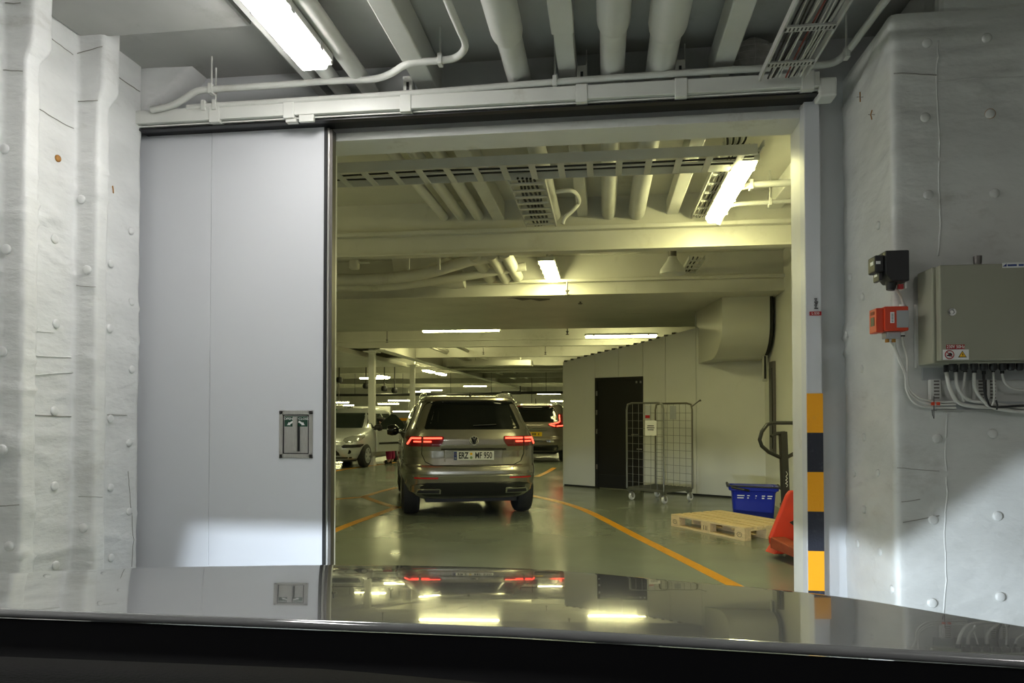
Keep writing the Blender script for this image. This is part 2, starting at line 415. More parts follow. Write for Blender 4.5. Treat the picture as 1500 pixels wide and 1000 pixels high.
for k, (za, zb) in enumerate(((0.55, 0.72), (0.9, 1.0), (1.32, 1.36), (1.6, 2.1))):
    MB().box((XR - 0.033, YB - 0.032, za), (XR - 0.012, YB - 0.02, zb)).build('worn_edge', M_STEEL, frj)

# striped closing post on the right of the doorway
a = at(1181.5, 600, Y=YP); b = at(1205, 600, Y=YP)
post = thing('door_post', 'white closing post with yellow and black hazard bands right of the doorway', 'door post', ((a.x + b.x) / 2, YP + 0.05, 0))
hw = (b.x - a.x) / 2
ztop = at(1190, 145, Y=YP).z
edges = [at(1194, y, Y=YP).z for y in (576, 634, 691, 750, 808, 866)]
band = edges[4] - edges[5]
MB().box((-hw, -0.048, 0), (hw, 0.06, ztop)).build('post_body', M_PANEL, post, bev=0.006)
z = edges[0]; k = 0
while z > 0.0:
    z2 = max(0.0, z - band)
    MB().box((-hw + 0.012 - 0.01, -0.052, z2), (hw + 0.002, 0.03, z)).build('hazard_band', M_YEL if k % 2 == 0 else M_BLKP, post)
    z = z2; k += 1
lab = thing('post_label', 'small red tag with a black vertical stamp on the white door post', 'label', at(1194.5, 459, Y=YP - 0.003))
lw = at(1204, 459, Y=YP).x - at(1186.5, 459, Y=YP).x
MB().box((-lw / 2, -0.001, -0.012), (lw / 2, 0.001, 0.012)).build('tag_plate', M_SIGNR, lab)
text('lettering', 'L·530', 0.02, M_SIGNW, lab, basis((0, -0.002, 0), (1, 0, 0), (0, 0, 1)))
for k in range(7):
    MB().box((-0.006 + (k % 2) * 0.004, -0.001, 0.028 + k * 0.0095), (0.016 - ((k * 3) % 4) * 0.003, 0.0012, 0.034 + k * 0.0095)).build('stamp_mark', M_SIGNB, lab)

# sliding door panel
dl = XW - 0.6; dr = at(475, 500, Y=YP).x; dt = at(475, 185, Y=YP).z
door = thing('door_1', 'large pale grey sliding steel door pushed open to the left', 'door', (dr, YP, 0)); del door['category']; struct(door)
MB().box((dl - dr, 0, 0.03), (at(308, 500, Y=YP).x - dr - 0.002, 0.07, dt)).build('door_panel', M_PANEL, door, bev=0.003)
MB().box((at(308, 500, Y=YP).x - dr, -0.001, 0.03), (0, 0.07, dt)).build('door_panel', M_PANEL, door, bev=0.003)
MB().box((-0.006, -0.004, 0.03), (0.012, 0.072, dt)).build('edge_strip', M_BLACK, door)
MB().box((0.012, 0.0, 0.03), (0.028, 0.07, dt - 0.01)).build('edge_profile', M_STEEL, door, bev=0.004)
MB().box((0.028, 0.01, 0.03), (0.046, 0.07, dt - 0.02)).build('rubber_seal', M_STEELD, door)
# recessed handle box of the door
ha = at(409.5, 601, Y=YP); hb = at(458.5, 671, Y=YP)
hc = (ha + hb) / 2; hwid = hb.x - ha.x; hh = ha.z - hb.z
def frame_ring(mb, w, h, t, y0, y1):
    mb.box((-w/2, y0, -h/2), (-w/2+t, y1, h/2)).box((w/2-t, y0, -h/2), (w/2, y1, h/2)).box((-w/2, y0, h/2-t), (w/2, y1, h/2)).box((-w/2, y0, -h/2), (w/2, y1, -h/2+t))
    return mb
off = Vector((hc.x - dr, -0.003, hc.z))
def shift(o): o.location = off; return o
hbx = shift(frame_ring(MB(), hwid, hh, 0.028, -0.005, 0.003).build('handle_box', M_STEEL, door, bev=0.003))
hbx['label'] = 'brushed steel recessed handle box lettered OPEN and CLOSE'
MB().box((-hwid/2+0.02, 0.0, -hh/2+0.02), (hwid/2-0.02, 0.0015, hh/2-0.02)).build('back_plate', M_STEEL, hbx)
frame_ring(MB(), hwid - 0.056, hh - 0.056, 0.006, -0.002, 0.0).build('shadow_gap', M_BLACK, hbx)
pw = hwid - 0.075; ph = 0.068; pz = hh / 2 - 0.038
MB().box((-pw/2, -0.002, pz - ph), (pw/2, 0.0, pz)).build('green_plate', M_SIGNG, hbx)
text('lettering', 'OPEN', 0.021, M_SIGNW, hbx, basis((-pw * 0.33, -0.003, pz - 0.017), (1, 0, 0), (0, 0, 1)), sx=1.15)
text('lettering', 'CLOSE', 0.021, M_SIGNW, hbx, basis((pw * 0.33, -0.003, pz - 0.017), (1, 0, 0), (0, 0, 1)), sx=1.1)
for sg in (-1, 1):
    d = Vector((sg * 0.86, 0, -0.5)).normalized(); n = Vector((0.5 * sg, 0, 0.86)).normalized(); o0 = Vector((sg * pw * 0.12, -0.0035, pz - 0.034))
    pts = [o0 + n*0.006, o0 + d*0.028 + n*0.006, o0 + d*0.028 + n*0.012, o0 + d*0.048, o0 + d*0.028 - n*0.012, o0 + d*0.028 - n*0.006, o0 - n*0.006]
    MB().add(pts + [p + Vector((0, 0.001, 0)) for p in pts], [tuple(range(7)), tuple(range(13, 6, -1))] + [(i, (i+1)%7, 7+(i+1)%7, 7+i) for i in range(7)]).build('arrow', M_SIGNW, hbx)
MB().box((-0.017, -0.02, -hh/2+0.045), (0.017, -0.006, hh/2-0.042)).build('lever', M_STEEL, hbx, bev=0.004)
MB().box((0.018, -0.004, -hh/2+0.045), (0.026, -0.001, hh/2-0.10)).build('lever_slot', M_BLACK, hbx)
for sx in (-1, 1):
    for sz in (-1, 1):
        MB().lathe([(0.005, 0), (0.004, 0.003)], basis((sx*(hwid/2-0.012), -0.005, sz*(hh/2-0.012)), (1, 0, 0), (0, 0, 1)), 8).build('screw', M_STEELD, hbx)

# hanging rail above the doorway
rl = at(200, 178, Y=4.38).x; rr = at(1199, 130, Y=4.38).x; rz0, rz1 = 3.295, 3.38
rail = thing('door_rail', 'long pale box rail carrying the sliding door above the doorway', 'rail', ((rl + rr) / 2, 4.38, rz0))
L2 = (rr - rl) / 2
MB().box((-L2, -0.03, 0), (L2, 0.10, rz1 - rz0)).build('rail_cover', M_FRAME, rail, bev=0.004)
MB().box((-L2, 0.0, -0.014), (L2, 0.02, -0.006)).build('rail_lip', M_FRAME, rail)
MB().box((-L2, 0.03, -0.028), (L2, 0.16, 0.0)).build('track', M_DARKRAIL, rail)
MB().box((-L2, 0.005, -0.032), (L2, 0.05, -0.024)).build('toothed_belt', M_BLACK, rail)
for px in (314, 423, 594, 852, 998, 1184):
    p = at(px, 150, Y=4.35); x = p.x - (rl + rr) / 2
    MB().box((x - 0.036, -0.036, -0.02), (x + 0.036, 0.12, rz1 - rz0 + 0.006)).build('rail_bracket', M_FRAME, rail, bev=0.004)
    if 500 < px < 1100:
        MB().box((x - 0.03, 0.02, rz1 - rz0 + 0.0), (x + 0.03, 0.035, 0.23)).build('hanger_plate', M_FRAME, rail, bev=0.003)
        MB().box((x - 0.008, 0.016, 0.14), (x + 0.008, 0.021, 0.19)).build('hanger_slot', M_BLACK, rail)
        MB().prism([(0, 0.06), (0.10, 0.06), (0, 0.33)], (0.006, 0, 0), (x + 0.026, 0.03, 0), ((0, 1, 0), (0, 0, 1))).build('hanger_gusset', M_FRAME, rail)
x = at(1211, 140, Y=4.38).x - (rl + rr) / 2
MB().box((L2, -0.02, -0.06), (L2 + 0.10, 0.10, 0.055)).build('rail_motor_box', M_FRAME, rail, bev=0.012)
x = at(440, 176, Y=4.38).x - (rl + rr) / 2
MB().box((x - 0.09, -0.02, -0.04), (x - 0.02, 0.02, -0.02)).build('roller_bracket', M_PIPE, rail)
MB().box((x, -0.025, -0.045), (x + 0.10, 0.0, 0.0)).build('roller_block', M_PIPE, rail, bev=0.003)

# ------------------------------------------------------------------ deck beyond: beams, cabin, far walls
YF = 56.0
struct(MB().box((-26, YF, 0), (9, YF + 0.2, ZC)).build('wall_far', M_CREAM), 'far end wall of the car deck')
struct(MB().box((-26.2, YBB, 0), (-26, YF, ZC)).build('wall_side', M_CREAM), 'far left ship side of the car deck')
A0 = at(826, 711, Z=0); A1 = at(1122, 733, Z=0)            # angled cabin wall
struct(MB().box((A1.x, YBB, 0), (A1.x + 0.15, A1.y + 0.3, ZC)).build('wall_inner_right', M_CREAM), 'cream side wall inside right of the doorway')
struct(MB().box((8.8, A1.y, 0), (9, YF, ZC)).build('wall_inner_right', M_CREAM), 'cream far right ship side')

def beam(y, zb, x0=-26, x1=None, zt=ZC, mid=None, w=0.16, label=''):
    x1 = A1.x + 0.05 if x1 is None else x1
    o = MB().box((x0, y - 0.01, zb), (x1, y + 0.01, zt)).build('beam_web', M_DECKC)
    o.name = 'deck_beam'; tag(o, label, 'beam')
    MB().box((x0, y - w / 2, zb - 0.018), (x1, y + w / 2, zb)).build('bottom_flange', M_DECKC, o, bev=0.003)
    if mid: MB().box((x0, y - w / 2 - 0.02, mid - 0.03), (x1, y - 0.01, mid + 0.015)).build('middle_flange', M_DECKC, o, bev=0.006)
    return o
y1 = at(893, 312, Z=3.52).y
b1 = beam(y1, 3.13, mid=3.36, label='first cream deck beam just inside the doorway where the pipes end')
zb2 = 3.13; y2 = at(750, 433, Z=zb2).y
b2 = beam(y2, zb2, mid=3.33, label='second cream deck beam above the tailgate and before the flat soffit')
y3 = at(700, 484, Z=zb2).y
struct(MB().box((-26, y2, zb2 - 0.015), (A1.x + 0.05, y3 - 0.25, zb2 + 0.03)).build('ceiling', M_DECKC), 'flat lowered soffit panel between the deck beams')
tear = [at(x, y, Z=zb2 - 0.018) for x, y in ((742, 437), (752, 437), (765, 440), (778, 438.5), (790, 441), (805, 439), (806, 437.5), (780, 437), (755, 436))]
MB().add(tear + [p + Vector((0, 0, 0.004)) for p in tear], [tuple(range(9)), tuple(range(17, 8, -1))] + [(i, (i+1)%9, 9+(i+1)%9, 9+i) for i in range(9)]).build('torn_gap', M_BLACK, b2)
y4 = at(700, 507, Z=3.10).y
beam(y4, 3.10, x1=9, mid=3.27, label='third deck beam behind the two transverse strip lamps')
for k, (yy, zz, lb) in enumerate(((y4 + 3.6, 3.12, 'slim deck beam next behind the strip lamps'), (y4 + 7.4, 3.10, 'deck beam before the first slim pillar'),
        (y4 + 11.5, 3.1, 'deck beam behind the first slim pillar'), (y4 + 16, 3.1, 'deck beam over the far parked car'), (y4 + 21, 3.05, 'deck beam near the far end'), (y4 + 26.5, 3.05, 'last deck beam before the far end wall'))):
    beam(yy, zz, x1=9, label=lb)
# long girder
gx = at(600, 524, Z=3.05); 
g = MB().box((gx.x - 0.01, y4, 3.05), (gx.x + 0.01, YF, ZC)).build('deck_girder', M_DECKC); tag(g, 'long girder running away towards the far pillars', 'beam')
MB().box((gx.x - 0.15, y4, 3.03), (gx.x + 0.15, YF, 3.05)).build('bottom_flange', M_DECKC, g)

# angled cabin wall built of panels, with sloping top
dv = (A1 - A0); cl = dv.length; cu_ = dv.normalized(); cn = Vector((-cu_.y, cu_.x, 0))
if cn.y > 0: cn = -cn                                   # towards the camera
def on_cabin(px, py, off=0.0):
    v = ray(px, py); o = Vector((0, 0, CAMZ)); base = A0 + cn * off
    t = (base - o).dot(cn) / v.dot(cn); return o + v * t
ca = math.atan2(cu_.y, cu_.x)
cabin = thing('wall_cabin', 'x', 'x', A0, ca); del cabin['category']; struct(cabin, 'cream panelled cabin wall standing at an angle right of the lane')
top = [(826, 530), (872, 518), (935, 503), (1000, 485), (1040, 475), (1122, 452)]
tp = [(on_cabin(x, y) - A0) for x, y in top]; tz = [(p.dot(cu_), p.z) for p in tp]
sx = [a for a, _ in tz]; sz = [b for _, b in tz]
dA = (on_cabin(872, 600) - A0).dot(cu_); dB = (on_cabin(942, 600) - A0).dot(cu_)
dZ = on_cabin(872, 555).z
ps = [0.0, dA, (dA + dB) / 2, dB, (on_cabin(975, 600) - A0).dot(cu_), (on_cabin(1020, 600) - A0).dot(cu_), cl]
for i in range(len(ps) - 1):
    a, b = ps[i], ps[i+1]; z0 = 0.03
    if a >= dA - 1e-4 and b <= dB + 1e-4: z0 = dZ + 0.02
    MB().prism([(a + 0.003, z0), (b - 0.003, z0), (b - 0.003, float(np.interp(b, sx, sz))), (a + 0.003, float(np.interp(a, sx, sz)))], (0, 0.08, 0)).build('wall_panel', M_CREAM, cabin, bev=0.002)
MB().box((0, 0.01, 0.0), (dA - 0.01, 0.07, 0.03)).build('sill', M_KICK, cabin); MB().box((dB + 0.01, 0.01, 0.0), (cl, 0.07, 0.03)).build('sill', M_KICK, cabin)
MB().box((-0.02, 0.0, 0), (0.0, 1.6, sz[0])).build('wall_panel', M_CREAM, cabin)
n = 16
for k in range(n):                                     # ribs of the sloping roof sheet
    a = cl * 0.62 * k / n
    MB().box((a + 0.02, -0.02, float(np.interp(a, sx, sz)) + 0.0), (a + 0.08, 0.12, float(np.interp(a, sx, sz)) + 0.03)).build('roof_rib', M_STEELD, cabin)
# dark door
door2 = thing('door_2', 'x', 'x', A0 + cu_ * dA + cn * 0.0, ca); del door2['category']; struct(door2, 'dark brown steel door in the angled cabin wall behind the roll cage')
dw = dB - dA
frame_m = MB(); frame_m.box((0, -0.02, 0), (0.05, 0.07, dZ + 0.02)).box((dw - 0.05, -0.02, 0), (dw, 0.07, dZ + 0.02)).box((0.05, -0.02, dZ - 0.03), (dw - 0.05, 0.07, dZ + 0.02))
frame_m.build('door_frame', M_DOORD, door2, bev=0.004)
MB().box((0.05, 0.0, 0.02), (dw - 0.05, 0.05, dZ - 0.03)).build('door_leaf', M_DOORD, door2, bev=0.003)
MB().box((0.06, -0.006, 0.02), (dw - 0.06, 0.0, 0.26)).build('kick_plate', M_KICK, door2)
MB().tube([(dw - 0.20, -0.0, 1.0), (dw - 0.20, -0.05, 1.0), (dw - 0.08, -0.05, 1.0)], 0.011, 8).build('door_handle', M_STEEL, door2, smooth=60)
for z in (0.35, 1.0, 1.35, 1.7): MB().box((0.03, -0.028, z), (0.06, -0.018, z + 0.09)).build('hinge', M_STEEL, door2)
for x in (dw - 0.13, dw - 0.05): MB().box((x, -0.03, dZ - 0.10), (x + 0.03, -0.02, dZ - 0.06)).build('closer_bracket', M_STEEL, door2)

# big ventilation duct elbow in the corner: flat front that curves back to the cabin wall at its foot
DY0, DZ0 = 11.0, 3.115
dxl = at(1058, 500, Y=DY0).x; dxr = at(1128, 500, Y=DY0).x
duct = thing('ventilation_duct', 'bulky cream sheet-metal duct elbow at the corner of the cabin wall', 'duct', (dxl, DY0, 2.2))
def cabin_y(x): return A0.y + (x - A0.x) * (A1.y - A0.y) / (A1.x - A0.x)
prof = [(0.0, DZ0 - 2.2), (0.0, 0.52)]
for k in range(1, 11):
    a = R(90) * k / 10; prof.append((0.62 * (1 - math.cos(a)), 0.52 - 0.50 * math.sin(a)))
prof += [(3.0, 0.02), (3.0, DZ0 - 2.2)]
def dslice(x0, slant):
    out = []
    for y, z in prof:
        x = x0 - slant * y; y = min(y, cabin_y(dxl + x) - DY0 + 0.02)
        out.append(Vector((x0 - slant * y, y, z)))
    return out
def duct_piece(x0, s0, x1, s1, m, nm):
    p0 = dslice(x0, s0); p1 = dslice(x1, s1); n = len(p0)
    MB().add(p0 + p1, [tuple(range(n))[::-1], tuple(range(n, 2*n))] + [(i, (i+1)%n, n+(i+1)%n, n+i) for i in range(n)]).build(nm, m, duct, smooth=35)
M_DUCT = mat('duct_paint', (0.60, 0.60, 0.52), 0.22, var=0.03, vscale=1.5)
duct_piece(0, 0.13, dxr - dxl, 0.0, M_DUCT, 'duct_shell')
duct_piece(dxr - dxl + 0.003, 0, dxr - dxl + 0.045, 0, M_BLACK, 'duct_gasket')
q = dslice(-0.004, 0.13)
MB().tube([q[-2], q[-1]], 0.015, 6).build('duct_flange', M_DUCT, duct)
MB().tube([q[-2], dslice(dxr - dxl, 0)[-2]], 0.018, 6).build('duct_flange', M_DUCT, duct)
# corner bracket and steel channel beside the duct
p = at(1124, 520, X=A1.x); ch = thing('steel_channel', 'small steel angle and slotted channel in the corner under the duct', 'bracket', (A1.x - 0.12, A1.y - 0.35, p.z))
MB().box((-0.2, -0.05, 0), (0.05, 0.02, 0.03)).build('angle_arm', M_DUCT, ch)
MB().box((0.0, -0.05, -0.42), (0.07, 0.0, 0.0)).build('channel', M_DUCT, ch); MB().box((0.02, -0.056, -0.38), (0.05, -0.05, -0.03)).build('slot', M_BLACK, ch)
pa = at(1131, 530, X=A1.x - 0.005); pb = at(1136, 545, X=A1.x - 0.005)
dl_ = thing('cabin_locker', 'narrow grey steel locker strip on the inner side wall', 'locker', (A1.x - 0.022, at(1134, 600, X=A1.x).y, 0))
MB().box((-0.02, -0.13, 0.75), (0.02, 0.13, pa.z)).build('locker_body', M_STEELD, dl_, bev=0.003)
MB().box((-0.03, -0.09, 0.85), (-0.02, 0.09, pa.z - 0.1)).build('locker_front', M_KICK, dl_)
# ================================================================== OVERHEAD: pipes, lamps, ladders
def yaxis_pipe(name, px, py, z, r, y0, y1, label, m=M_PIPE, rect=None, sleeve=None, cat='pipe', group=None):
    p = at(px, py, Z=z)
    t = thing(name, label, cat, (p.x, 0, z), 0, group)
    if rect:
        MB().box((-rect[0] / 2, y0, -rect[1] / 2), (rect[0] / 2, y1, rect[1] / 2)).build('casing', m, t, bev=0.008)
        if sleeve: MB().box((-rect[0] / 2 - 0.008, y0, -rect[1] / 2 - 0.02), (rect[0] / 2 + 0.008, sleeve, rect[1] / 2)).build('casing_step', m, t, bev=0.008)
    else:
        MB().tube([(0, y0, 0), (0, y1, 0)], r, 22).build('pipe_run', m, t, smooth=50)
        if sleeve:
            MB().tube([(0, y0, -0.012), (0, sleeve - 0.07, -0.012), (0, sleeve - 0.03, -0.008), (0, sleeve, -0.004)], [r * 1.22, r * 1.22, r * 1.16, r * 1.0], 22).build('pipe_sleeve', m, t, smooth=50)
    return t
ZP = 3.52
yaxis_pipe('ceiling_pipe', 700 - 62, 302, ZP + 0.02, 0.05, 0.5, y1 - 0.01, 'thin white pipe overhead nearest the strip lamp')
yaxis_pipe('ceiling_pipe', 665, 302, ZP + 0.02, 0.055, 0.5, y1 - 0.01, 'thin white pipe overhead second from the strip lamp')
yaxis_pipe('ceiling_pipe', 692, 302, ZP + 0.02, 0.058, YBB, y1 - 0.01, 'thin cream pipe inside the doorway, rightmost of three')
yaxis_pipe('ceiling_casing', 727, 302, ZP + 0.06, 0, 0.5, y1 - 0.01, 'flat white box casing overhead left of the bent conduit', rect=(0.13, 0.20), cat='casing')
ya = at(735, 50, Z=ZP).y
yaxis_pipe('ceiling_pipe', 808, 302, ZP, 0.075, 0.5, y1 - 0.01, 'thick white pipe overhead with a fat rounded sleeve, left of three', sleeve=ya)
yaxis_pipe('ceiling_casing', 853, 302, ZP + 0.05, 0, 0.5, y1 - 0.01, 'narrow white box casing overhead between thick pipes', rect=(0.11, 0.16), sleeve=at(820, 38, Z=ZP).y, cat='casing')
pr_ = yaxis_pipe('ceiling_pipe', 892, 302, ZP, 0.075, 0.5, y1 - 0.01, 'thick white pipe overhead with rust stain, middle of three', sleeve=at(888, 35, Z=ZP).y)
MB().lathe([(0.016, 0), (0.012, 0.004)], basis((0.005, at(884, 12, Z=ZP - 0.09).y, -0.092), (1, 0, 0), (0, -1, 0)), 10).build('rust_stain', M_RUST, pr_)
yaxis_pipe('ceiling_pipe', 934, 302, ZP, 0.088, 0.5, y1 - 0.01, 'thickest white pipe overhead, right of the rusty one', sleeve=at(960, 40, Z=ZP).y)
yaxis_pipe('ceiling_casing', 985, 302, ZP + 0.04, 0, 0.5, y1 - 0.01, 'white box casing overhead right of the thickest pipe', rect=(0.12, 0.16), cat='casing')
yaxis_pipe('ceiling_casing', 1128, 302, ZP + 0.06, 0, YBB, y1 - 0.01, 'cream box casing inside the doorway right of the bright lamp', rect=(0.14, 0.16), cat='casing')
# transverse beam and longitudinal bulb bar of the front ceiling
o = MB().box((-3.07, 3.1, 3.60), (-2.0, 3.86, ZC)).build('ceiling_haunch', M_CEIL, bev=0.02); tag(o, 'pale boxed ceiling edge above the left wrapped frames', 'beam')
p = at(420, 80, Z=3.50)
o = MB().box((p.x - 0.03, 0.5, 3.50), (p.x + 0.03, YB, ZC)).build('ceiling_stiffener', M_CEIL); tag(o, 'grey ceiling stiffener just left of the front strip lamp', 'beam')

# bent conduits in front of the bulkhead
def conduit(name, pts, r, label, m=M_PIPE, clamps=(), k=6, cat='pipe'):
    pts = [Vector(p) for p in pts]; base = Vector(pts[0])
    t = thing(name, label, cat, base)
    q = smooth_path([p - base for p in pts], k)
    MB().tube(q, r, 14).build('conduit_run', m, t, smooth=60)
    for c, h in clamps:
        c = Vector(c) - base
        MB().box((c.x - 0.014, c.y - r - 0.008, c.z - r - 0.012), (c.x + 0.014, c.y + r + 0.006, c.z + r + 0.012)).build('clamp', m, t, bev=0.004)
        MB().tube([(c.x, c.y, c.z + r), (c.x, c.y, min(c.z + h, ZC - 0.002 - base.z))], 0.006, 8).build('clamp_rod', m, t)
    return t
Yc = 4.33
pA = [at(x, y, Y=Yc - 0.2 * step(545, 600, x)) for x, y in ((222, 161), (250, 155), (268, 146), (287, 134), (310, 131), (400, 125), (480, 119), (545, 116), (572, 108), (592, 96), (615, 91), (650, 88), (668, 84))]
zA = pA[-1].z
pA += [at(679, 74, Z=zA), at(681, 62, Z=zA), at(670, 36, Z=zA), at(655, 0, Z=zA), at(640, -40, Z=zA)]
c1 = at(310, 131, Y=Yc); c2 = at(645, 88, Y=Yc - 0.2)
conduit('bent_conduit', pA, 0.021, 'white conduit that rises and bends back over the doorway', clamps=((c1, 0.28), (c2, 0.2)))
pB = [at(x, y, Y=4.36) for x, y in ((275, 158), (330, 154), (600, 137), (815, 120), (1000, 107), (1150, 98), (1205, 95), (1228, 88))]
zB = pB[-1].z
pB += [at(1244, 72, Z=zB + 0.02), at(1262, 48, Z=zB + 0.03), at(1296, 2, Z=zB + 0.03), at(1340, -55, Z=zB + 0.03)]
conduit('straight_conduit', pB, 0.0205, 'long straight white pipe above the door rail bending at right', clamps=((at(300, 156, Y=4.36), 0.04), (at(316, 155, Y=4.36), 0.25), (at(813, 120, Y=4.36), 0.28), (at(1240, 78, Z=zB), 0.3)))
# wire-wrapped insulation bundle
p = at(1103, 82, Y=4.52)
o = MB(); rows = []
for i in range(9):
    th = R(180) * i / 8
    rows.append([p + Vector((0.13 * math.sin(th) * math.cos(f) * (1 + 0.12 * noise.noise(Vector((i, f, 1)))), 0.07 * math.sin(th) * math.sin(f), 0.10 * math.cos(th) * (1 + 0.12 * noise.noise(Vector((f, i, 3)))))) for f in [2 * math.pi * k / 16 for k in range(17)]])
ob = MB().grid(rows).build('pipe_insulation', M_ROCK, smooth=True); tag(ob, 'lumpy grey insulation bundle wrapped in wire behind the cable ladder', 'insulation')
for i in range(1, 8):
    pts = [v + (v - p).normalized() * 0.003 for v in rows[i]]
    MB().tube(pts, 0.0018, 5).build('wire', M_TRAY, ob)
for k in range(0, 16, 2):
    MB().tube([rows[i][k] + (rows[i][k] - p).normalized() * 0.003 for i in range(1, 8)], 0.0018, 5).build('wire', M_TRAY, ob)

# strip lamps
def strip_lamp(name, c, L, W, axis, label, glow, H=0.09, group=None, detail=True, rod=0):
    t = thing(name, label, 'lamp', c, 0 if axis == 'y' else R(90), group)
    MB().box((-W / 2 - 0.012, -L / 2, 0), (W / 2 + 0.012, L / 2, H * 0.5)).build('lamp_housing', M_TRAY, t, bev=0.01)
    MB().prism([(-W / 2, 0), (-W / 2 + 0.022, -H * 0.6), (W / 2 - 0.022, -H * 0.6), (W / 2, 0)], (0, L - 0.04, 0), (0, -L / 2 + 0.02, 0)).build('diffuser', glow, t, bev=0.01)
    if rod:
        for s in (-1, 1): MB().tube([(0, s * L * 0.3, H * 0.4), (0, s * L * 0.3, rod)], 0.008, 6).build('hanger', M_TRAY, t)
    if detail:
        for s in (-1, 1):
            MB().box((-W / 2 - 0.004, s * L / 2 - 0.02, -H * 0.15), (W / 2 + 0.004, s * L / 2 + 0.012, H * 0.45)).build('end_cap', M_TRAY, t, bev=0.006)
            MB().bar((0, s * L * 0.3, H * 0.5), (0, s * L * 0.3, ZC - c[2]), 0.03, 0.006, up=(0, 1, 0)).build('hanger', M_TRAY, t)
        for sx in (-1, 1):
            for k in range(4):
                MB().box((sx * (W / 2 + 0.012) - 0.004, -L / 2 + L * (k + 0.5) / 4 - 0.02, -0.02), (sx * (W / 2 + 0.012) + 0.004, -L / 2 + L * (k + 0.5) / 4 + 0.02, 0.015)).build('clip', M_STEEL, t)
    return t
zl = 3.44
e = at(464, 106, Z=zl - 0.05)
strip_lamp('strip_lamp', (e.x, e.y - 0.76, zl), 1.5, 0.19, 'y', 'glaring white strip lamp over the front area, cut by the top edge', M_LF)
strip_lamp('strip_lamp', (e.x, e.y - 4.2, zl), 1.5, 0.19, 'y', 'white strip lamp behind the camera on the left', M_LR)
strip_lamp('strip_lamp', (1.9, -2.2, zl), 1.5, 0.19, 'y', 'white strip lamp behind the camera on the right', M_LRR)
# deck lamps
zl = 3.32
n_ = at(1077, 240, Z=zl); f_ = at(1046, 324, Z=zl)
strip_lamp('strip_lamp', (f_.x, (n_.y + f_.y) / 2, zl + 0.03), f_.y - n_.y, 0.17, 'y', 'glaring strip lamp under the cable ladder at upper right inside the doorway', M_LD)
n_ = at(803, 384, Z=zl); f_ = at(810, 411, Z=zl)
strip_lamp('strip_lamp', (f_.x, (n_.y + f_.y) / 2, zl + 0.03), f_.y - n_.y, 0.20, 'y', 'short-looking strip lamp between the first and second deck beams', M_LD)
for (xa, xb, yy, lb) in ((617, 733, 485, 'long transverse strip lamp above the nearest tailgate'), (857, 962, 493.5, 'transverse strip lamp just above the sloping cabin roof')):
    a = at(xa, yy, Z=3.2); b = at(xb, yy, Z=3.2)
    strip_lamp('strip_lamp', ((a.x + b.x) / 2, (a.y + b.y) / 2, 3.24), (b - a).length, 0.12, 'x', lb, M_LD)
far = [(628, 543, 'y', 'left of a close pair of lamps above the left mirror of the tailgate car'), (646, 547, 'y', 'right of a close pair of lamps above the left mirror of the tailgate car'),
       (696, 565, 'x', 'left of two small lamps above the tailgate roof'), (711, 564, 'x', 'right of two small lamps above the tailgate roof'),
       (548, 553, 'x', 'lamp on top of the first slim pillar'), (562, 551, 'y', 'thin lamp right of the first slim pillar top'),
       (616, 573, 'x', 'lamp right of the second slim pillar top'), (632, 571, 'x', 'far lamp just over the left roof rail of the tailgate car'),
       (495, 588.5, 'x', 'far lamp above the small green exit panel'), (504, 593, 'x', 'far lamp beside the white partition at left'),
       (569, 590.5, 'x', 'far lamp over the white partition'), (585, 586, 'x', 'far lamp left of the second slim pillar'),
       (590, 602.0, 'x', 'low far lamp behind the white partition end'), (780, 590.5, 'x', 'far lamp in front of the grey back wall'),
       (804, 576, 'x', 'far lamp on the black cable line'), (822, 586.5, 'x', 'far lamp beside the cabin corner')]
for k_, (px, py, ax, lb) in enumerate(far):
    zz = 3.0 if py < 580 else 2.75
    p = at(px, py, Z=zz)
    if p.y > 40: p = at(px, py, Y=46 - 2.5 * (k_ % 3))
    zs_ = ZC - p.z
    strip_lamp('strip_lamp', p, 1.35, 0.20, ax, 'small ' + lb if not lb.startswith(('left', 'right', 'low', 'far', 'thin', 'lamp')) else lb, M_LD, detail=False, rod=zs_)
# hidden-from-view lamps: implied rows further left, bay lamps added to brighten the far ceiling
for (x, y, lb) in ((-5.0, 7.0, 'strip lamp left of the doorway inside, hidden by the sliding door'), (-7.5, 15.0, 'strip lamp far left inside behind the sliding door'),
        (-4.6, y4 + 1.9, 'unseen left lamp added in the bay right behind the third deck beam'), (-0.5, y4 + 1.9, 'unseen right lamp added in the bay right behind the third deck beam'), (-6.5, y4 + 5.6, 'unseen lamp added in the fifth bay left of the long girder'), (-2.2, y4 + 5.6, 'unseen lamp added in the fifth bay right of the long girder')):
    strip_lamp('strip_lamp', (x, y, 3.3 if y < 16 else 3.52), 1.5, 0.18, 'y' if y < 16 else 'x', lb, M_LD, detail=False, rod=0.4 if y < 16 else 0.18)

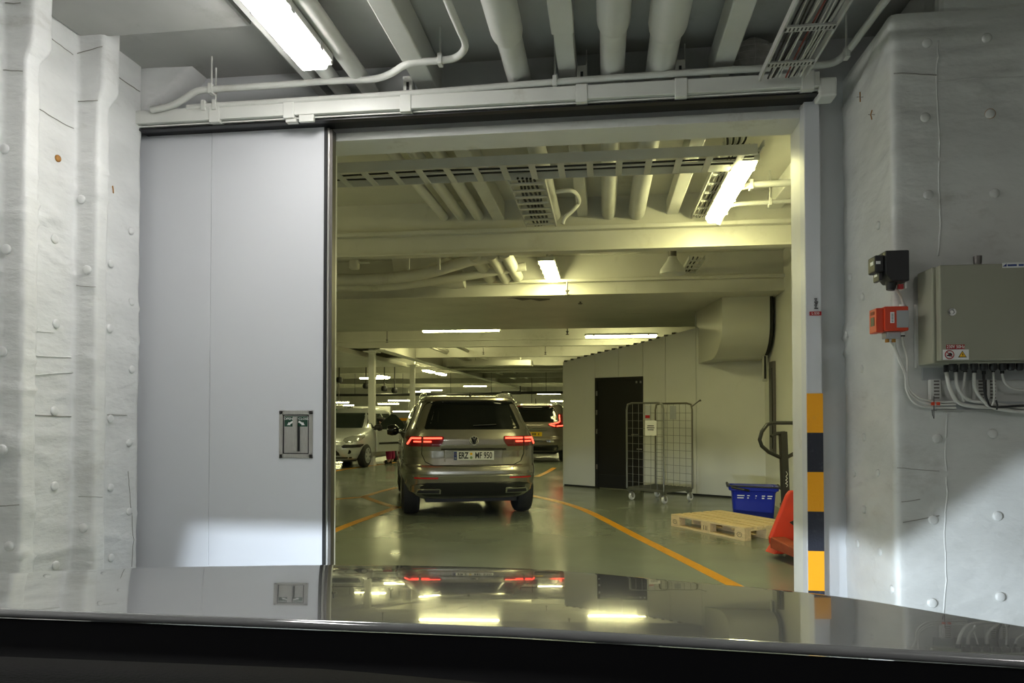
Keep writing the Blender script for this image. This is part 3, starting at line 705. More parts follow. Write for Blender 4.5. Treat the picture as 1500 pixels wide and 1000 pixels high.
# cable ladders
def cable_ladder(name, c, ax, L, W, n, label, cables, H=0.05, mrung=True, slots=True):
    """runs along local y from 0 to L"""
    t = thing(name, label, 'cable ladder', c, ax)
    for s in (-1, 1): MB().box((s * W / 2 - 0.006, 0, -H / 2), (s * W / 2 + 0.006, L, H / 2)).build('side_rail', M_TRAY, t)
    for k in range(n):
        y = L * (k + 0.5) / n
        r = MB().box((-W / 2, y - 0.025, -H / 2), (W / 2, y + 0.025, -H / 2 + 0.012)).build('rung', M_TRAY, t)
        if slots:
            mb = MB(); ns = 13
            for j in range(ns):
                x = -W / 2 + W * (j + 0.5) / ns; mb.box((x - 0.004, y - 0.014, -H / 2 - 0.0012), (x + 0.004, y + 0.014, -H / 2 + 0.001))
            mb.build('rung_slots', M_SIGNB, r)['kind'] = 'stuff'
    for j, (x, m, rad) in enumerate(cables):
        pts = [(x + 0.006 * math.sin(k * 1.7 + j), L * k / 8, -H / 2 + 0.012 + rad + 0.004 * math.cos(k * 1.1 + j)) for k in range(9)]
        MB().tube(smooth_path(pts, 3), rad, 6).build('cable', m, t, smooth=60)
    return t
zq = 3.34
a = at(1146, 112, Z=zq); 
ra = at(1114, 112, Z=zq); rb = at(1178, 112, Z=zq)
W = rb.x - ra.x
cabs = [(-W * 0.34 + i * 0.014, m, 0.005) for i, m in enumerate((M_CABB, M_CABW, M_CABB, M_CABB, M_CABW, M_CABW))] + [(W * 0.06 + i * 0.014, m, 0.005) for i, m in enumerate((M_CABR, M_CABB, M_CABW, M_CABW, M_CABB, M_CABW, M_CABW))]
lad = cable_ladder('cable_ladder', (a.x, a.y - 3.0, zq), 0, 3.0, W, 8, 'white cable ladder with loose cables at the top right above the doorway', cabs, H=0.04)
# transverse ladder inside
zt = 3.36
a = at(488, 262, Z=zt); b = at(1105, 226, Z=zt)
yt = (a.y + b.y) / 2
cabs = [(-0.06 + 0.05 * i, (M_CABB, M_CABW, M_CABB)[i], 0.008) for i in range(3)]
cable_ladder('cable_ladder', (b.x, yt, zt), R(90), b.x - a.x, 0.36, 15, 'long grey cable ladder running across just inside the doorway', cabs, H=0.08, slots=False)
# longitudinal ladder with black straps
n_ = at(745, 262, Z=3.33); f_ = at(791, 331, Z=3.33)
cabs = [(-0.07 + 0.035 * i, M_CABB, 0.011) for i in range(5)]
cable_ladder('cable_ladder', (f_.x + 0.02, n_.y, 3.33), 0, f_.y - n_.y - 0.05, 0.30, 8, 'short cable ladder running away in the middle of the inner ceiling', cabs, H=0.05, slots=False)
n_ = at(1068, 245, Z=3.4); f_ = at(1024, 326, Z=3.4)
cabs = [(-0.1 + 0.03 * i, M_CABB if i % 3 else M_CABW, 0.007) for i in range(7)]
cable_ladder('cable_ladder', (f_.x + 0.06, n_.y - 0.4, 3.44), 0, f_.y - n_.y + 0.3, 0.30, 8, 'cable ladder directly above the glaring lamp at upper right inside', cabs, H=0.05)
# drooping cables crossing at upper right
cc = thing('cable_bundle', 'bundle of black and white cables sagging at upper right inside the doorway', 'cables', at(1075, 210, Z=3.45))
for k in range(8):
    p0 = at(1060 + 5 * k, 195, Z=3.5); p1 = at(1062 + 3 * k, 214, Z=3.46); p2 = at(1048 - 3 * k + 4, 222, Z=3.42)
    pts = local(cc, smooth_path([p0, p1, p2], 4))
    MB().tube(pts, 0.008, 6).build('cable', M_CABB if k % 2 else M_CABW, cc, smooth=60)
# hooked white hose from the thick pipe
h = [at(x, y, Z=3.42) for x, y in ((815, 281), (835, 279), (845, 285), (848, 296))]
yy = h[-1].y
h += [at(840, 307, Y=yy), at(828, 318, Y=yy), at(824, 328, Y=yy)]
conduit('drain_hose', h, 0.02, 'small white hooked drain pipe hanging off a thick pipe inside', cat='pipe', k=5)
# sprinkler pipe right of the lamp
h = [at(1052, 330, Y=7.0), at(1064, 306, Y=7.0), at(1078, 299, Y=7.0), at(1128, 296, Y=7.0), at(1200, 292, Y=7.0)]
conduit('sprinkler_pipe', h, 0.022, 'thin cream pipe crossing right of the glaring inner lamp', clamps=((h[3], 0.3),))
h = [at(1080, 276, Y=6.4), at(1100, 271, Y=6.4), at(1168, 267, Y=6.4), at(1230, 264, Y=6.4)]
conduit('sprinkler_pipe', h, 0.03, 'thicker cream pipe crossing behind the right jamb inside', clamps=((h[1], 0.2),))
# second bay: flood lamp, duct tray, hoses
p = at(985, 392, Y=9.6)
fl = thing('flood_lamp', 'round white reflector lamp hanging between the first and second deck beams', 'lamp', p)
MB().lathe([(0.05, 0.16), (0.07, 0.10), (0.16, -0.02), (0.17, -0.08), (0.165, -0.085), (0.12, -0.04)], None, 24).build('reflector', M_PIPE, fl, smooth=40)
MB().lathe([(0.055, 0.14), (0.055, 0.26), (0.03, 0.28)], None, 16).build('lamp_neck', M_STEELD, fl, smooth=40)
MB().tube([(0, 0, 0.26), (0, 0, ZC - p.z)], 0.012, 8).build('stem', M_PIPE, fl)
n_ = at(1005, 404, Z=3.42)
cable_ladder('cable_ladder', (n_.x, n_.y - 1.3, 3.42), 0, 1.6, 0.2, 6, 'stub of cable ladder beside the round reflector lamp', [(-0.05, M_CABB, 0.01), (0.0, M_CABB, 0.01), (0.05, M_CABW, 0.01)], slots=False)
# big round hose and sagging pipes on the left of the second bay
h = [at(480, 409, Y=9.3), at(540, 409, Y=9.3), at(600, 404, Y=9.3), at(640, 396, Y=9.3), at(690, 381, Y=9.3), at(740, 374, Y=9.3)]
conduit('flexible_duct', h, 0.075, 'sagging cream flexible duct under the first deck beam at left', m=M_DECKC, cat='duct')
h = [at(470, 421, Y=9.9), at(560, 420, Y=9.9), at(640, 411, Y=9.9), at(720, 398, Y=9.9), at(770, 390, Y=9.9)]
conduit('flexible_duct', h, 0.06, 'second cream flexible duct sagging behind the first at left', m=M_DECKC, cat='duct')
p = at(590, 395, Y=9.5)
o = thing('duct_box', 'cream funnel-shaped duct box above the sagging flexible duct', 'duct', p)
MB().prism([(-0.12, -0.06), (0.05, -0.06), (0.62, 0.15), (0.62, 0.2), (-0.17, 0.2)], (0, 0.4, 0)).build('duct_shell', M_DECKC, o, bev=0.01)
p = at(672, 413, Y=10.2)
o = thing('duct_outlet', 'round cut duct outlet facing right before the second deck beam', 'duct', p)
MB().tube([(-0.35, 0, 0.05), (-0.1, 0, 0.02), (0.08, 0, 0.04)], [0.10, 0.12, 0.13], 18).build('outlet_tube', M_DECKC, o, smooth=50)
MB().tube([(-0.15, 0, 0.1), (-0.15, 0, ZC - p.z)], 0.012, 6).build('hanger', M_DECKC, o)
for k, (px, py) in enumerate(((710, 398), (734, 398), (752, 396))):
    p = at(px, py, Y=10.0)
    o = thing('ceiling_pipe', ('left', 'middle', 'right')[k] + ' of three short pipe ends hanging left of the short strip lamp', 'pipe', p)
    MB().tube([(0, -0.9, 0.06), (0, 0.5, 0.0)], 0.085, 16).build('pipe_run', M_DECKC, o, smooth=50)
p = at(519, 385, Y=8.7)
o = thing('junction_box', 'cream junction box hanging at far left under the first deck beam', 'box', p)
MB().box((-0.06, -0.05, -0.08), (0.06, 0.05, 0.06)).build('box_body', M_DECKC, o, bev=0.02)
MB().tube([(0.06, 0, -0.0), (0.20, 0, 0.0)], 0.012, 8).build('cable_stub', M_CABW, o); MB().tube([(0, 0, 0.05), (0, 0, ZC - p.z)], 0.012, 8).build('stem', M_PIPE, o)
# thin square bars hanging from the first beam
for k, px in enumerate((598, 643)):
    p = at(px, 376, Y=8.6); o = MB().box((-0.015, -0.015, -0.16), (0.015, 0.015, ZC - p.z - 0.0)).build('hanger_bar', M_DECKC); o.location = p
    tag(o, ('left', 'right')[k] + ' of two square hanger bars under the first deck beam', 'hanger')
# transverse pipes under the deck far in the back, and the black cable line
h = [at(480, 578.5, Y=30), at(640, 577.5, Y=30), at(740, 576, Y=30), at(770, 575, Y=30), at(850, 574.5, Y=30)]
t = thing('cable_line', 'thick black cable line strung across the deck behind the cars', 'cable', h[0])
MB().tube(local(t, h), 0.055, 8).build('cable_run', M_CABB, t)
q = local(t, [at(735, 575.5, Y=30), at(763, 575, Y=30)])
MB().bar(q[0], q[1], 0.12, 0.14).build('cable_splice', M_CABB, t)
for px in (520, 590, 660, 720, 800):
    p = at(px, 577.5 if px < 700 else 575.5, Y=30); MB().tube(local(t, [p, Vector((p.x, p.y, ZC))]), 0.012, 6).build('cable_hanger', M_CABB, t)
q = local(t, [at(762, 575, Y=30), at(762, 565, Y=30)]); MB().tube(q, 0.03, 6).build('cable_drop', M_CABB, t)
for k, (px, py) in enumerate(((497, 556), (563, 569), (578, 571.5), (536, 565))):
    p = at(px, py, Y=27.0); o = thing('ceiling_speaker', ('leftmost black ceiling unit beside the doorway edge', 'black round ceiling unit right of the first pillar', 'smaller black ceiling unit between the two pillars', 'black ceiling unit touching the first pillar')[k], 'ceiling unit', p)
    MB().lathe([(0.10, 0.1), (0.13, 0.0), (0.11, -0.09), (0.05, -0.12)], None, 14).build('unit_body', M_BLACK, o, smooth=50); MB().tube([(0, 0, 0.1), (0, 0, ZC - p.z)], 0.02, 6).build('stem', M_BLACK, o)
# flat lowered duct panel at left
a = at(486, 512, Z=2.95); b = at(577, 530, Z=2.95)
o = MB().box((-9.0, a.y, 2.93), (a.x + 0.12, b.y + 2.0, 3.06)).build('flat_duct', M_DECKC, bev=0.01); tag(o, 'wide flat cream duct low under the ceiling at far left', 'duct')
MB().box((a.x + 1.8, b.y + 3.0, 3.02), (a.x + 4.2, b.y + 3.8, 3.2)).build('x', M_DECKC).name = 'flat_duct'
fd = COL.objects['flat_duct.001']; tag(fd, 'short flat cream duct right of the wide one', 'duct')
for px in (2.2, 3.8): MB().box((a.x + px, b.y + 3.2, 3.2), (a.x + px + 0.04, b.y + 3.3, ZC)).build('duct_strap', M_DECKC, fd)

# pillars
def pillar(px, pyb, wpx, label):
    p = at(px, pyb, Z=0); d = (p - Vector((0, 0, CAMZ))).dot(_f); w_ = wpx * d / FPX
    t = thing('pillar', label, 'pillar', p)
    MB().box((-w_/2, -w_/2, 0), (w_/2, w_/2, ZC)).build('shaft', M_WHITE, t, bev=0.012)
    MB().box((-w_/2 - 0.02, -w_/2 - 0.02, 0), (w_/2 + 0.02, w_/2 + 0.02, 0.04)).build('foot_plate', M_WHITE, t)
    MB().box((-w_/2 - 0.1, -w_/2 - 0.1, 3.0), (w_/2 + 0.1, w_/2 + 0.1, 3.03)).build('head_plate', M_WHITE, t)
pillar(544.5, 681, 9, 'first slim white pillar, beside the parked white car')
pillar(604, 665, 7, 'second slim white pillar, half hidden by the near car roof')
# far walls, partitions
def partition(xa, xb, ytop, Y, label, m, zlow=0.0):
    a = at(xa, ytop, Y=Y); b = at(xb, ytop, Y=Y)
    o = MB().box((a.x, Y, zlow), (b.x, Y + 0.1, a.z)).build('partition', m, bev=0.01); tag(o, label, 'partition'); return o
partition(508, 571.5, 595, 33, 'white partition wall behind the parked white car', M_WHITE)
partition(752, 817, 593, 36, 'grey back partition above the far car', M_CREAM)
p = at(573, 610, Y=38); q = at(610, 598, Y=38)
o = thing('counter', 'far counter with a yellow lower stripe left of the near car', 'counter', (p.x, 38, 0))
MB().box((0, 0, 0), (q.x - p.x, 0.1, at(573, 616, Y=38).z)).build('counter_base', M_STEELD, o)
MB().box((0, -0.02, at(573, 616, Y=38).z), (q.x - p.x, 0.1, at(573, 612, Y=38).z)).build('yellow_stripe', M_YEL, o)
MB().box((0, 0, at(573, 612, Y=38).z), (q.x - p.x, 0.1, at(573, 603, Y=38).z)).build('counter_panel', M_GREY, o)
p = at(489, 609, Y=29); q = at(502.5, 593, Y=29)
o = thing('exit_sign', 'hanging white panel with a green mark and yellow foot at left', 'sign', ((p.x + q.x) / 2, 29, p.z)); hw_ = (q.x - p.x) / 2
MB().box((-hw_, 0, 0.05), (hw_, 0.06, q.z - p.z)).build('sign_panel', M_SIGNW, o); MB().box((-hw_, -0.01, 0), (hw_, 0.06, 0.05)).build('yellow_foot', M_YEL, o)
MB().box((-hw_ * 0.75, -0.01, 0.1), (-hw_ * 0.3, 0.0, 0.2)).build('green_mark', mat('exit_green', srgb(30, 170, 100), 0.5), o); MB().box((-hw_ * 0.75, -0.01, 0.22), (-hw_ * 0.3, 0.0, 0.3)).build('green_mark', MATS['exit_green'], o)
MB().tube([(0, 0.03, q.z - p.z), (0, 0.03, ZC - p.z)], 0.02, 6).build('stem', M_STEELD, o)
p = at(512.5, 599, Y=32.8)
o = thing('wall_speaker', 'small black box on the white partition at left', 'box', p)
MB().box((-0.09, -0.1, -0.09), (0.09, 0.2, 0.09)).build('box_body', M_BLACK, o, bev=0.01); MB().box((-0.02, 0.1, 0.05), (0.02, 0.22, 0.14)).build('bracket', M_STEELD, o)
p = at(779, 598, Y=35.6)
o = thing('wall_speaker', 'small black camera box before the grey back partition', 'box', p)
MB().box((-0.1, -0.1, -0.09), (0.1, 0.2, 0.09)).build('box_body', M_BLACK, o, bev=0.01); MB().tube([(0, 0, 0.09), (0, 0, ZC - p.z)], 0.02, 6).build('stem', M_STEELD, o)

# floor lines
def floor_line(pts, w_, label):
    q = smooth_path([at(x, y, Z=0.0) for x, y in pts], 5)
    L_, R_ = [], []
    for i, p in enumerate(q):
        t = (q[min(i+1, len(q)-1)] - q[max(i-1, 0)]).normalized(); n = Vector((-t.y, t.x, 0)) * w_ / 2
        L_.append(p + n); R_.append(p - n)
    up = Vector((0, 0, 0.003)); rows = [[p for p in L_], [p + up for p in L_], [p + up for p in R_], [p for p in R_]]
    o = MB().grid(rows).build('floor_line', M_LINE); tag(o, label, 'floor marking')
floor_line(((700, 708), (780, 726), (812, 733), (840, 741), (870, 753), (930, 784), (1000, 819), (1075, 857), (1160, 900)), 0.115, 'yellow lane line curving towards the right jamb')
floor_line(((478, 783), (490, 777), (520, 765), (556, 752), (582, 742)), 0.115, 'yellow lane line from the left jamb to the near car wheel')
floor_line(((532, 727), (540, 730), (560, 737), (584, 744)), 0.11, 'short yellow diagonal line left of the near car')
floor_line(((478, 732), (515, 729), (533, 727), (556, 720), (580, 714)), 0.10, 'faint yellow line behind the diagonal at left')
floor_line(((478, 693), (500, 688), (545, 681.5), (580, 677)), 0.12, 'yellow bay line under the first slim pillar')
floor_line(((786, 698), (800, 692), (812, 685)), 0.12, 'short yellow line right of the near car')

# small sprinklers hanging below the deck
for k, (px, py, lb) in enumerate(((831, 428, 'small black sprinkler head under the second deck beam, right of its middle'), (850, 441, 'tiny sprinkler box under the flat soffit above the cabin'), (831, 487, 'black sprinkler head between the two transverse strip lamps'),
        (708, 517, 'left of two sprinkler heads below the third deck beam'), (799, 517, 'right of two sprinkler heads below the third deck beam'), (567, 499, 'sprinkler head at far left beside the third deck beam'))):
    yy = (y2 - 0.12, y2 + 0.6, y3 + 0.4, y4 + 2.0, y4 + 2.0, y4 - 0.3)[k]
    p = at(px, py, Y=yy); o = thing('sprinkler', lb, 'sprinkler', p)
    MB().lathe([(0.012, -0.05), (0.035, -0.045), (0.035, -0.035), (0.012, -0.03), (0.014, 0.0), (0.03, 0.02), (0.03, 0.03)], None, 10).build('sprinkler_head', M_STEELD, o, smooth=40)
    MB().tube([(0, 0, 0.02), (0, 0, max(0.05, (3.30, 3.115, ZC, ZC, ZC, ZC)[k] - p.z))], 0.012, 6).build('stem', M_STEELD, o)
# pipes running away under the far deck
for k, (px, py, z, r) in enumerate(((690, 528, 3.3, 0.06), (716, 528, 3.3, 0.05), (655, 517, 3.25, 0.05))):
    p = at(px, py, Z=z)
    o = thing('ceiling_pipe', ('left', 'right', 'leftmost')[k] + (' of the thin pipes running away under the far deck' if k < 2 else ' thin pipe running away beside the long girder'), 'pipe', (p.x, y4, z))
    MB().tube([(0, 0.1, 0), (0, 24, 0)], r, 10).build('pipe_run', M_DECKC, o, smooth=50)
    for yy in (3, 9, 15, 21): MB().tube([(0, yy, 0), (0, yy, ZC - z)], 0.01, 6).build('pipe_hanger', M_STEELD, o)
# two transverse pipes between third beam and the cabin
for k, (py, z) in enumerate(((521, 3.2), (540, 3.05))):
    a = at(640, py, Z=z); b = at(850, py - 3, Z=z)
    o = thing('cross_pipe', ('near', 'far')[k] + ' cream pipe crossing under the deck left of the cabin corner', 'pipe', (a.x, a.y, z))
    MB().tube([(0, 0, 0), (7.0, 0, 0)], 0.06, 10).build('pipe_run', M_DECKC, o, smooth=50)
    for xx in (0.6, 3, 5): MB().tube([(xx, 0, 0), (xx, 0, ZC - z)], 0.012, 6).build('pipe_hanger', M_STEELD, o)
# ================================================================== CARS
class Body:
    def __init__(s, z, wd, yr, yf, n=6.0, ng=5.0, zbelt=1.1):
        s.z = np.array(z); s.wd = np.array(wd); s.yr = np.array(yr); s.yf = np.array(yf); s.n0 = n; s.ng = ng; s.zb = zbelt
    def p(s, z):
        w_ = float(np.interp(z, s.z, s.wd)); a = float(np.interp(z, s.z, s.yr)); b = float(np.interp(z, s.z, s.yf))
        k = min(1, max(0, (z - s.zb + 0.1) / 0.2)); n = s.n0 + (s.ng - s.n0) * k
        return w_, (a + b) / 2, (b - a) / 2, n
    def rear(s, x, z, off=0.0):
        w_, yc, L, n = s.p(z); t = min(0.9995, abs(x) / w_)
        return Vector((x, yc - L * (1 - t ** n) ** (1 / n) - off, z))
    def front(s, x, z, off=0.0):
        w_, yc, L, n = s.p(z); t = min(0.9995, abs(x) / w_)
        return Vector((x, yc + L * (1 - t ** n) ** (1 / n) + off, z))
    def side(s, y, z, sg, off=0.0):
        w_, yc, L, n = s.p(z); t = min(0.9995, abs(y - yc) / L)
        return Vector((sg * (w_ * (1 - t ** n) ** (1 / n) + off), y, z))
    def shell(s, nz=60, na=96):
        zz = sorted(set(list(np.linspace(s.z[0], s.z[-1], nz)) + list(s.z)))
        rows = []
        for z in zz:
            w_, yc, L, n = s.p(z); row = []
            for k in range(na):
                a = 2 * math.pi * (k + 0.5) / na; c, sn = math.cos(a), math.sin(a)
                row.append(Vector((w_ * math.copysign(abs(c) ** (2 / n), c), yc + L * math.copysign(abs(sn) ** (2 / n), sn), z)))
            rows.append(row)
        mb = MB().grid(rows, closed=True)
        nn = len(zz)
        mb.f.append(tuple(range(na))[::-1]); mb.f.append(tuple((nn - 1) * na + k for k in range(na)))
        return mb
    def patch(s, kind, ctrl, off=0.006, nu=12, sg=1, th=0.014):
        """ctrl: list of (z, a, b): at height z the patch spans a..b (x for rear/front, y for side)"""
        zs = [c[0] for c in ctrl]; rows = []
        zz = sorted(set(list(np.linspace(zs[0], zs[-1], 10)) + zs)) if zs[0] < zs[-1] else zs
        f = {'rear': lambda u, z, o: s.rear(u, z, o), 'front': lambda u, z, o: s.front(u, z, o), 'side': lambda u, z, o: s.side(u, z, sg, o)}[kind]
        for z in zz:
            a = float(np.interp(z, zs, [c[1] for c in ctrl])); b = float(np.interp(z, zs, [c[2] for c in ctrl]))
            rows.append([f(a + (b - a) * k / nu, z, off) for k in range(nu + 1)])
        back = []
        for z in zz:
            a = float(np.interp(z, zs, [c[1] for c in ctrl])); b = float(np.interp(z, zs, [c[2] for c in ctrl]))
            back.append([f(a + (b - a) * k / nu, z, off - th) for k in range(nu + 1)])
        mb = MB(); m = nu + 1; r = len(rows)
        vs = [v for rw in rows for v in rw] + [v for rw in back for v in rw]; o = r * m; fs = []
        for i in range(r - 1):
            for k in range(nu): fs.append((i*m+k, i*m+k+1, (i+1)*m+k+1, (i+1)*m+k)); fs.append((o+i*m+k, o+(i+1)*m+k, o+(i+1)*m+k+1, o+i*m+k+1))
        for i in range(r - 1):
            for k in (0, nu): fs.append((i*m+k, (i+1)*m+k, o+(i+1)*m+k, o+i*m+k))
        for k in range(nu):
            for i in (0, r - 1): fs.append((i*m+k, i*m+k+1, o+i*m+k+1, o+i*m+k))
        return mb.add(vs, fs)
    def line(s, kind, pts, r=0.004, off=0.002, sg=1):
        q = []
        for (a0, z0), (a1, z1) in zip(pts[:-1], pts[1:]):
            for k in range(6):
                a = a0 + (a1 - a0) * k / 6; z = z0 + (z1 - z0) * k / 6
                q.append(s.rear(a, z, off) if kind == 'rear' else s.front(a, z, off) if kind == 'front' else s.side(a, z, sg, off))
        a, z = pts[-1]; q.append(s.rear(a, z, off) if kind == 'rear' else s.front(a, z, off) if kind == 'front' else s.side(a, z, sg, off))
        return MB().tube(q, r, 6)

def cut(o, cutters):
    dg = None
    for me in cutters:
        c = bpy.data.objects.new('cutter', me); COL.objects.link(c)
        md = o.modifiers.new('cut', 'BOOLEAN'); md.operation = 'DIFFERENCE'; md.solver = 'EXACT'; md.object = c
        bpy.context.view_layer.update()
        nm = bpy.data.meshes.new_from_object(o.evaluated_get(bpy.context.evaluated_depsgraph_get()))
        o.modifiers.clear(); o.data = nm; bpy.data.objects.remove(c)
    return o
def wheel(parent, x, y, r, wd, spokes=5, rim=None):
    sg = 1 if x > 0 else -1
    Mx = basis((x, y, r), (0, 1, 0), (0, 0, 1))       # local z = +x
    hw2 = wd / 2
    t = MB().lathe([(r * 0.62, -hw2), (r * 0.88, -hw2), (r * 0.97, -hw2 * 0.8), (r, -hw2 * 0.4), (r, hw2 * 0.4), (r * 0.97, hw2 * 0.8), (r * 0.88, hw2), (r * 0.62, hw2)], Mx, 32).build('tyre', M_RUBBER, parent, smooth=40)
    q = Matrix.Translation((0, 0, 0))
    rm = MB().lathe([(r * 0.64, 0), (r * 0.66, 0.012), (r * 0.6, 0.016), (r * 0.58, -0.02), (0.02, -0.03)], basis((x + sg * hw2, y, r), (0, 1, 0), (0, 0, sg)) , 32).build('rim', rim or M_STEEL, t, smooth=40)
    for k in range(spokes):
        a = 2 * math.pi * k / spokes + 0.3; u = Vector((0, math.cos(a), math.sin(a)))
        c0 = Vector((x + sg * (hw2 + 0.004), y, r))
        MB().bar(c0 + u * 0.03, c0 + u * r * 0.6, 0.06, 0.02, up=(1, 0, 0)).build('spoke', rim or M_STEEL, t, bev=0.004)
    MB().lathe([(0.05, -0.01), (0.05, 0.006), (0.035, 0.012)], basis((x + sg * (hw2 + 0.006), y, r), (0, 1, 0), (0, 0, sg)), 14).build('hub_cap', rim or M_STEEL, t, smooth=40)
def mirror(parent, x, y, z, m):
    sg = 1 if x > 0 else -1
    MB().lathe([(0.02, -0.10), (0.075, -0.09), (0.095, -0.02), (0.09, 0.05), (0.05, 0.10)], basis((x + sg * 0.10, y, z), (0, 1, 0), (0, 0, 1)), 14).build('wing_mirror', m, parent, smooth=60)
    MB().bar((x - sg * 0.04, y, z - 0.05), (x + sg * 0.08, y, z - 0.03), 0.05, 0.03).build('mirror_foot', M_BLACK, parent)

M_GOLD = mat('silver_beige_paint', (0.31, 0.29, 0.24), 0.26, metal=0.85, coat=0.8, spec=0.6)
M_GOLD2 = mat('grey_beige_paint', (0.22, 0.195, 0.16), 0.3, metal=0.7, coat=0.8)
M_SILV = mat('pale_silver_paint', (0.62, 0.64, 0.66), 0.28, metal=0.45, coat=0.8)
M_GLASS = mat('dark_glass', (0.004, 0.005, 0.005), 0.06, spec=0.25)
M_GLASSG = mat('green_glass', (0.015, 0.022, 0.019), 0.05, spec=0.6)
M_TLR = mat('tail_lens', (0.16, 0.006, 0.008), 0.15, coat=0.5)
M_LED = mat('tail_led', (0.8, 0.1, 0.06), 0.3, emit=(1.0, 0.055, 0.03), estr=5.0)
M_REFL = mat('red_reflector', (0.45, 0.01, 0.015), 0.2, coat=0.5)
M_CHROME = mat('chrome', (0.75, 0.75, 0.75), 0.08, metal=1.0)
M_GLOSSB = mat('gloss_black', (0.006, 0.006, 0.008), 0.12, coat=0.5)
M_PLATEW = mat('plate_white', (0.75, 0.75, 0.72), 0.35)
M_PLATEY = mat('plate_yellow', srgb(230, 190, 20), 0.35)
M_SEAMD = mat('shut_line', (0.01, 0.01, 0.01), 0.7)
M_HEADL = mat('headlamp_glass', (0.55, 0.57, 0.58), 0.12, metal=0.6, coat=1.0)

# ---- near car: beige-silver SUV seen from behind
suv = Body(z=[0.27, 0.31, 0.36, 0.46, 0.55, 0.60, 0.64, 0.69, 0.72, 0.80, 0.90, 0.98, 1.05, 1.12, 1.17, 1.20, 1.30, 1.42, 1.52, 1.555, 1.58, 1.605, 1.625],
           wd=[0.78, 0.83, 0.87, 0.90, 0.912, 0.915, 0.915, 0.912, 0.908, 0.905, 0.905, 0.90, 0.885, 0.855, 0.83, 0.815, 0.77, 0.715, 0.67, 0.655, 0.635, 0.59, 0.48],
           yr=[0.22, 0.16, 0.11, 0.05, 0.015, 0.0, 0.0, 0.02, 0.06, 0.075, 0.07, 0.05, 0.055, 0.08, 0.10, 0.125, 0.205, 0.295, 0.36, 0.33, 0.35, 0.45, 0.8],
           yf=[4.38, 4.42, 4.45, 4.48, 4.49, 4.49, 4.48, 4.47, 4.46, 4.43, 4.38, 4.30, 4.10, 3.7, 3.45, 3.36, 3.12, 2.8, 2.5, 2.38, 2.28, 2.1, 1.9], n=6.5, ng=5.5, zbelt=1.17)
pos = at(695, 665, d=9.15)
car = thing('car', 'silver-beige SUV seen from behind, tail lights lit, plate ERZ MF 950', 'car', (pos.x, pos.y, 0), R(17.3))
bod = suv.shell().build('body_shell', M_GOLD, car, smooth=45)
cm = []
for y in (0.90, 3.58):
    cm.append(MB().tube([(-1.1, y, 0.34), (-0.60, y, 0.34)], 0.385, 30).mesh('c')); cm.append(MB().tube([(0.60, y, 0.34), (1.1, y, 0.34)], 0.385, 30).mesh('c'))
cut(bod, cm); bod.data.polygons.foreach_set('use_smooth', [True] * len(bod.data.polygons)); bod.data.set_sharp_from_angle(angle=R(40))
for y in (0.90, 3.58):
    for sx in (-1, 1): wheel(car, sx * 0.775, y, 0.345, 0.235)
MB().box((-0.6, 0.3, 0.22), (0.6, 4.2, 0.34)).build('underbody', M_RUBBER, car)
rw = suv.patch('rear', [(1.175, -0.725, 0.725), (1.21, -0.73, 0.73), (1.36, -0.675, 0.675), (1.48, -0.615, 0.615), (1.535, -0.56, 0.56)], 0.006).build('rear_window', M_GLASS, car, smooth=50)
MB().tube([suv.rear(0, 1.22, 0.02), suv.rear(0.30, 1.235, 0.02)], 0.007, 6).build('wiper', M_BLACK, rw)
